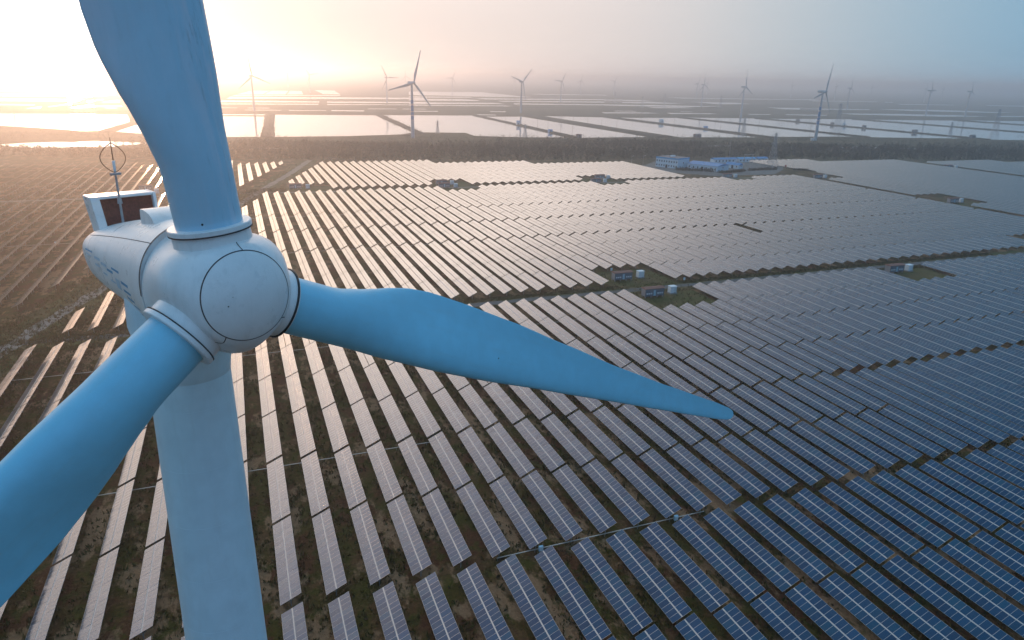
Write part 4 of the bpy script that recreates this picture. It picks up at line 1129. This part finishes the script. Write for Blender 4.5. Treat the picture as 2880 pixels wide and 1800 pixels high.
# ------------------------------------------------------------------ power pylons
def pylon(x, y, h, label, arms=3, rot=0.3, w=0.16):
    e = empty('power_pylon', (x, y, 0), label, 'pylon', 'power pylons', rot)
    mb = MB(); bw, tw_ = h * .10, h * .018; nl = 9
    def c(z): 
        t = z / h; r = bw * (1 - t) ** 1.25 + tw_; return [Vector((sx * r, sy * r, z)) for sx, sy in ((-1, -1), (1, -1), (1, 1), (-1, 1))]
    lv = [h * (1 - (1 - i / nl) ** 1.35) for i in range(nl + 1)]
    for z0, z1 in zip(lv[:-1], lv[1:]):
        A, B_ = c(z0), c(z1)
        for i in range(4):
            mb.bar(A[i], B_[i], w); j = (i + 1) % 4
            mb.bar(A[i], B_[j], w * .6); mb.bar(A[j], B_[i], w * .6); mb.bar(B_[i], B_[j], w * .6)
    mb.build('lattice', M_STEEL, e)
    for i in range(arms):
        z = h * (0.97 - 0.13 * i); L_ = h * (0.17, 0.20, 0.18)[i % 3]
        am = MB(); r = c(z)[1].x
        for s in (-1, 1):
            am.bar((0, 0, z), (s * L_, 0, z + .2), w * .8); am.bar((0, 0, z - h * .045), (s * L_, 0, z + .2), w * .6); am.bar((s * L_, 0, z + .2), (s * L_, 0, z - h * .05), w * .7)
        am.build('cross_arm', M_STEEL, e)
for x, y, h, l, w in [(468, 538, 31, 'large lattice pylon beside the compound', .13), (681, 851, 27, 'lattice pylon with wide arms beyond the trees, left of the banded turbine', .2), (255, 945, 17, 'slim pylon standing before the central pond', .16),
                   (353, 873, 17, 'slim pylon at the dike left of the picture centre', .16), (905, 903, 46, 'tall faint pylon just right of the banded turbine', .2), (1053, 819, 23, 'short pylon in the right-hand ponds', .2),
                   (1121, 796, 44, 'tall pylon nearest the right edge', .24), (1275, 1990, 36, 'faint far pylon above the compound at left', .25), (1366, 1828, 36, 'faint far pylon left of the edge-on turbine', .25),
                   (1200, 2177, 34, 'faint far pylon above the office block', .25), (1073, 1786, 30, 'faint far pylon between the central ponds', .22), (-263, 1107, 16, 'small pylon by the glowing pond at the left edge', .18)]:
    pylon(x, y, h, l, 3, 0.3, w)

# ------------------------------------------------------------------ pond huts, poles
def pond_hut(x, y, w, d, h, roof, wall, label):
    e = empty('pond_hut', (x, y, 0), label, 'hut', 'huts on the pond dikes')
    w, d, h = w * .72, d * .72, h * .72
    mb = MB(); mb.box(-w / 2, w / 2, -d / 2, d / 2, 0, h + 1.4); mb.build('wall', wall, e)
    mb = MB(); z = h + 1.403
    mb.quadmesh([(-w / 2 - .4, -d / 2 - .4, z), (w / 2 + .4, -d / 2 - .4, z), (w / 2 + .4, d / 2 + .4, z), (-w / 2 - .4, d / 2 + .4, z), (-w / 2 - .4, 0, z + 1.3), (w / 2 + .4, 0, z + 1.3)], [(0, 1, 5, 4), (2, 3, 4, 5), (0, 4, 3), (1, 2, 5), (0, 3, 2, 1)]); mb.build('roof', roof, e)
    mb = MB(); mb.box(-.6, .6, -d / 2 - .06, -d / 2 - .003, 1.4, 3.6); mb.build('door', M_PANE, e)
for a in [(433, 1104, 7, 7, 6.5, M_ROOFB, M_CBLUE, 'tall pale blue hut on the central dike'), (422, 949, 8, 6, 3, M_ROOFB, M_BLUE, 'small blue hut further down the central dike'), (425, 862, 9, 6, 3.4, M_HUTR, M_HUTW, 'brown hut at the near end of the central dike'),
          (734, 1151, 9, 8, 7, M_VENT, M_WALLW, 'white house on the dike above the compound'), (732, 1012, 9, 5, 2.6, M_ROOFB, M_BLUE, 'low blue hut on the dike above the compound'), (606, 855, 13, 9, 3.2, M_ROOFG, M_HUTW, 'dark shed on the bank before the ponds'),
          (1089, 1194, 9, 7, 4, M_ROOFG, M_HUTW, 'grey hut behind the banded turbine at right'), (1078, 1089, 8, 6, 4, M_ROOFG, M_HUTW, 'first grey hut right of the banded turbine'), (1078, 1060, 7, 6, 5.5, M_VENT, M_WALLW, 'white hut right of the banded turbine'),
          (1078, 1012, 9, 6, 4, M_ROOFG, M_HUTW, 'third hut along the right-hand dike'), (1075, 902, 11, 7, 4, M_ROOFG, M_HUTW, 'larger grey hut along the right-hand dike'), (1072, 795, 11, 7, 4, M_ROOFG, M_HUTW, 'dark hut at the near end of the right-hand dike')]:
    pond_hut(*a)
POLES = [(449, 1205), (446, 1053), (440, 998), (431, 933), (436, 905), (570, 1231), (576, 1193), (575, 1134), (573, 1079), (574, 1029), (720, 1230), (722, 1090), (723, 960), (897, 1210), (897, 1080), (896, 950), (1083, 1150), (1340, 1160), (1340, 1030)]
seen_d = {}
for i, (x, y) in enumerate(POLES):
    dk = min(range(len(DIKES)), key=lambda j: min(abs(x - p[0]) for p in DIKES[j][0])); seen_d[dk] = seen_d.get(dk, 0) + 1
    e = empty('utility_pole', (x, y, 0), 'thin utility pole, %s from the far end of the %s dike from the sun' % (ORD[seen_d[dk]], ORD[dk + 1]), 'pole', 'utility poles along the dikes')
    mb = MB(); mb.bar((0, 0, 0), (0, 0, 12.5), .2, 0, .13, 6); mb.build('pole', M_BARK, e)
    mb = MB(); mb.bar((-1.1, 0, 11.6), (1.1, 0, 11.6), .1); mb.build('crossbar', M_STEEL, e)

# ------------------------------------------------------------------ vegetation
def quads_cloud(cent, size, rg):
    """random little leaf quads: cent (n,3), size (n,)"""
    n = len(cent)
    a = rg.normal(size=(n, 3)); a /= np.linalg.norm(a, axis=1)[:, None]
    b = rg.normal(size=(n, 3)); b -= a * (a * b).sum(1)[:, None]; b /= np.linalg.norm(b, axis=1)[:, None]
    s = size[:, None] * 0.5
    sk = rg.uniform(0.6, 1.2, (n, 1))
    V = np.stack([cent - a * s - b * s * sk, cent + a * s * 0.8 - b * s, cent + a * s + b * s * sk, cent - a * s * 0.7 + b * s], 1).reshape(-1, 3)
    return V, np.arange(4 * n).reshape(-1, 4)
BASE = [(-420, 790), (-190, 730), (-107, 695), (38, 655), (82, 645), (157, 633), (330, 612), (480, 604), (536, 583), (638, 562), (782, 526), (1100, 440), (1400, 360)]
def base_y(x):
    for (x0, y0), (x1, y1) in zip(BASE[:-1], BASE[1:]):
        if x0 <= x <= x1: return y0 + (y1 - y0) * (x - x0) / (x1 - x0)
    return 700
cents, sizes = [], []
trunkV, trunkF = [], []
def add_tree(x, y, h, w, n):
    u = rng.normal(size=(n, 3)); u /= np.linalg.norm(u, axis=1)[:, None]
    rr = rng.uniform(0.25, 1, (n, 1)) ** 0.45
    lob = 1 + 0.28 * np.sin(u[:, :1] * 5 + rng.uniform(0, 6)) * np.cos(u[:, 1:2] * 4 + rng.uniform(0, 6))
    p = u * rr * lob * np.array([w, w, h * 0.5]) * 1.0
    p[:, :2] *= (1.0 - 0.35 * np.clip(p[:, 2:3] / (h * .5), -1, 1))
    p += np.array([x, y, h * 0.56])
    cents.append(p); sizes.append(rng.uniform(0.5, 1.15, n) * (0.42 + 0.065 * h))
ntree = 0
for _ in range(30000):
    x = rng.uniform(-400, 1330); by = base_y(x)
    depth = 165 if x > 0 else 120
    y = by + rng.uniform(2, depth)
    q = px(x, y, 5)
    if q is None or q[0] < -120 or q[0] > 3000: continue
    if x < -70 and ((x + 150) / 74) ** 2 + ((y - 838) / 42) ** 2 < 1: continue
    if x < -70 and 745 < y < 800 and -235 < x < -75 and rng.random() < 0.8: continue
    if ((x - 735) / 40) ** 2 + ((y - 690) / 18) ** 2 < 1 or ((x - 560) / 30) ** 2 + ((y - 735) / 13) ** 2 < 1: continue
    if 425 < x < 500 and y < 606 + 0: continue
    if rng.random() > 0.62: continue
    f = (y - by) / depth
    h = rng.uniform(5.0, 9.5) * (0.72 if f < 0.08 else 1) * (0.8 + 0.25 * math.sin(x * .02 + y * .05)); add_tree(x, y, h, h * rng.uniform(0.24, 0.36), 26)
    ntree += 1
    if ntree > 6800: break
V, Fq = quads_cloud(np.concatenate(cents), np.concatenate(sizes), rng)
belt = put('tree_belt', np_mesh('tree_belt', V, Fq, M_TREE)); tag(belt, 'dark belt of dense trees between the solar field and ponds', 'trees', kind='stuff')
# low scrub: on dikes and on the bank before the ponds, round the compound, on the far plain
cents, sizes = [], []
for pts, w in DIKES:
    for (a, b) in zip(pts[:-1], pts[1:]):
        a, b = np.array(a), np.array(b); L_ = np.linalg.norm(b - a); n = int(L_ / (3.2 if w < 20 else 4))
        dense = 1.6 if a[0] < 300 else 0.9
        for i in range(int(n * dense)):
            t = rng.random(); p = a + (b - a) * t; o_ = rng.normal(0, w * 0.24, 2)
            add_tree(p[0] + o_[0], p[1] + o_[1], rng.uniform(1.6, 3.6 if a[0] < 300 else 3.0), rng.uniform(0.8, 2.0), 9)
for _ in range(3600):
    x = rng.uniform(-330, 1250); y = base_y(x) + rng.uniform(150, 300)
    yb = 905 if x > -20 else 1000
    if y > yb - (25 if x > 380 else 0): continue
    if px(x, y, 2) is None: continue
    if x < -70 and ((x + 150) / 70) ** 2 + ((y - 838) / 36) ** 2 < 1: continue
    add_tree(x, y, rng.uniform(1.2, 4.2), rng.uniform(1.0, 2.6), 8)
for _ in range(260):     # field margins, path sides
    y = rng.uniform(240, 640); x = path_x(y) + rng.choice([-1, 1]) * rng.uniform(3.2, 7.5)
    add_tree(x, y, rng.uniform(0.5, 1.3), rng.uniform(0.5, 1.2), 6)
for _ in range(1500):    # scattered far scrub
    d = rng.uniform(1400, 2600); az = rad(rng.uniform(-18, 62)); x, y = d * math.sin(az), d * math.cos(az)
    add_tree(x, y, rng.uniform(2, 6), rng.uniform(3, 12), 6)
V, Fq = quads_cloud(np.concatenate(cents), np.concatenate(sizes), rng)
scrub = put('scrub', np_mesh('scrub', V, Fq, M_SHRUB)); tag(scrub, 'low scrub on the dikes, banks and path sides', 'shrubs', kind='stuff')
def hedge(pts, h, w, label, dens=5.0):
    global cents, sizes
    cents, sizes = [], []
    o_ = np.array(pts[0])
    for a, b in zip(pts[:-1], pts[1:]):
        a, b = np.array(a), np.array(b); n = int(np.linalg.norm(b - a) * dens / 4)
        for i in range(max(2, n)):
            p = a + (b - a) * (i + rng.random()) / max(2, n); add_tree(p[0] - o_[0], p[1] - o_[1], h * rng.uniform(.75, 1.2), w * rng.uniform(.8, 1.2), 40)
    V, Fq = quads_cloud(np.concatenate(cents), np.concatenate(sizes), rng)
    e = empty('hedge', (*pts[0], 0), label, 'hedge', 'compound hedges')
    put('foliage', np_mesh('foliage', V, Fq, M_SHRUB), e)
hedge([(357, 531), (372, 524), (386, 515)], 3.0, 1.8, 'curved dark hedge in front of the white office block')
hedge([(386, 508), (392, 506), (408, 510), (418, 514)], 2.2, 1.5, 'clipped hedge before the blue-roofed workshop')
hedge([(424, 517), (440, 518), (456, 518)], 2.2, 1.4, 'hedge in front of the small store')
hedge([(470, 512), (492, 502)], 1.8, 1.6, 'rough hedge at the corner of the right-hand field')
# weeds between the near rows
def tufts(n, sampler, hmin, hmax):
    X = np.empty((n, 2)); i = 0
    while i < n:
        x, y = sampler()
        q = px(x, y, 0.3)
        if q is None or not (-60 < q[0] < 2940 and q[1] < 1880): continue
        X[i] = (x, y); i += 1
    nb = 5
    c = np.repeat(X, nb, 0); m = len(c)
    ang = rng.uniform(0, 2 * np.pi, m); h = rng.uniform(hmin, hmax, m); w = h * rng.uniform(0.12, 0.35, m)
    off = rng.normal(0, 0.22, (m, 2)); ln = rng.normal(0, 0.35, (m, 2)) * h[:, None]
    b0 = np.column_stack([c + off, np.full(m, -0.02)])
    d = np.column_stack([np.cos(ang), np.sin(ang), np.zeros(m)]) * w[:, None]
    tip = b0 + np.column_stack([ln, h])
    return np.stack([b0 - d, b0 + d, tip], 1).reshape(-1, 3), np.arange(3 * m).reshape(-1, 3)
def patchy(x, y): return 0.5 + 0.5 * math.sin(x * .31 + 1.3 * math.sin(y * .11)) * math.sin(y * .17 + 2 * math.sin(x * .07))
def s_rows():
    while True:
        y = 40 + 200 * rng.random() ** 1.25; x = rng.uniform(-75, 40 + (250 - y) * 0.75)
        k = (x - RX0) / RP; fr = k - math.floor(k)
        if patchy(x, y) > rng.random() * 0.95: return x, y
def s_road():
    x = rng.uniform(-70, 330); y = 218.5 + rng.choice([-1, 1]) * rng.uniform(2.2, 6.5)
    if (x - RX0) / RP % 18 > 0 and 130 < x < 158 and rng.random() < .8: y = rng.uniform(194, 243)
    return x, y
V1, F1 = tufts(20000, s_rows, 0.25, 0.75); V2, F2 = tufts(12000, s_road, 0.2, 0.55)
def s_left():
    y = rng.uniform(120, 500); return path_x(y) + rng.uniform(-14, 16), y
V3, F3_ = tufts(9000, s_left, 0.25, 0.7)
weeds = put('weeds', np_mesh('weeds', np.concatenate([V1, V2, V3]), np.concatenate([F1, F2 + len(V1), F3_ + len(V1) + len(V2)]), M_GRASS)); tag(weeds, 'brown and olive weeds growing between the solar rows', 'weeds', kind='stuff')

# ------------------------------------------------------------------ evening haze: the air over the plain
hz = MB(); hz.box(-31000, 31000, -31000, 31000, -2.0, 112.0)
mh = bpy.data.materials.new('haze_air'); mh.use_nodes = True; nh = mh.node_tree; nh.nodes.clear()
oh = nh.nodes.new('ShaderNodeOutputMaterial'); vh = nh.nodes.new('ShaderNodeVolumePrincipled')
vh.inputs['Color'].default_value = (0.80, 0.84, 0.90, 1)
vh.inputs['Density'].default_value = 3.8e-4
vh.inputs['Anisotropy'].default_value = 0.79
nh.links.new(vh.outputs[0], oh.inputs['Volume'])
tag(hz.build('haze', mh), kind='stuff')
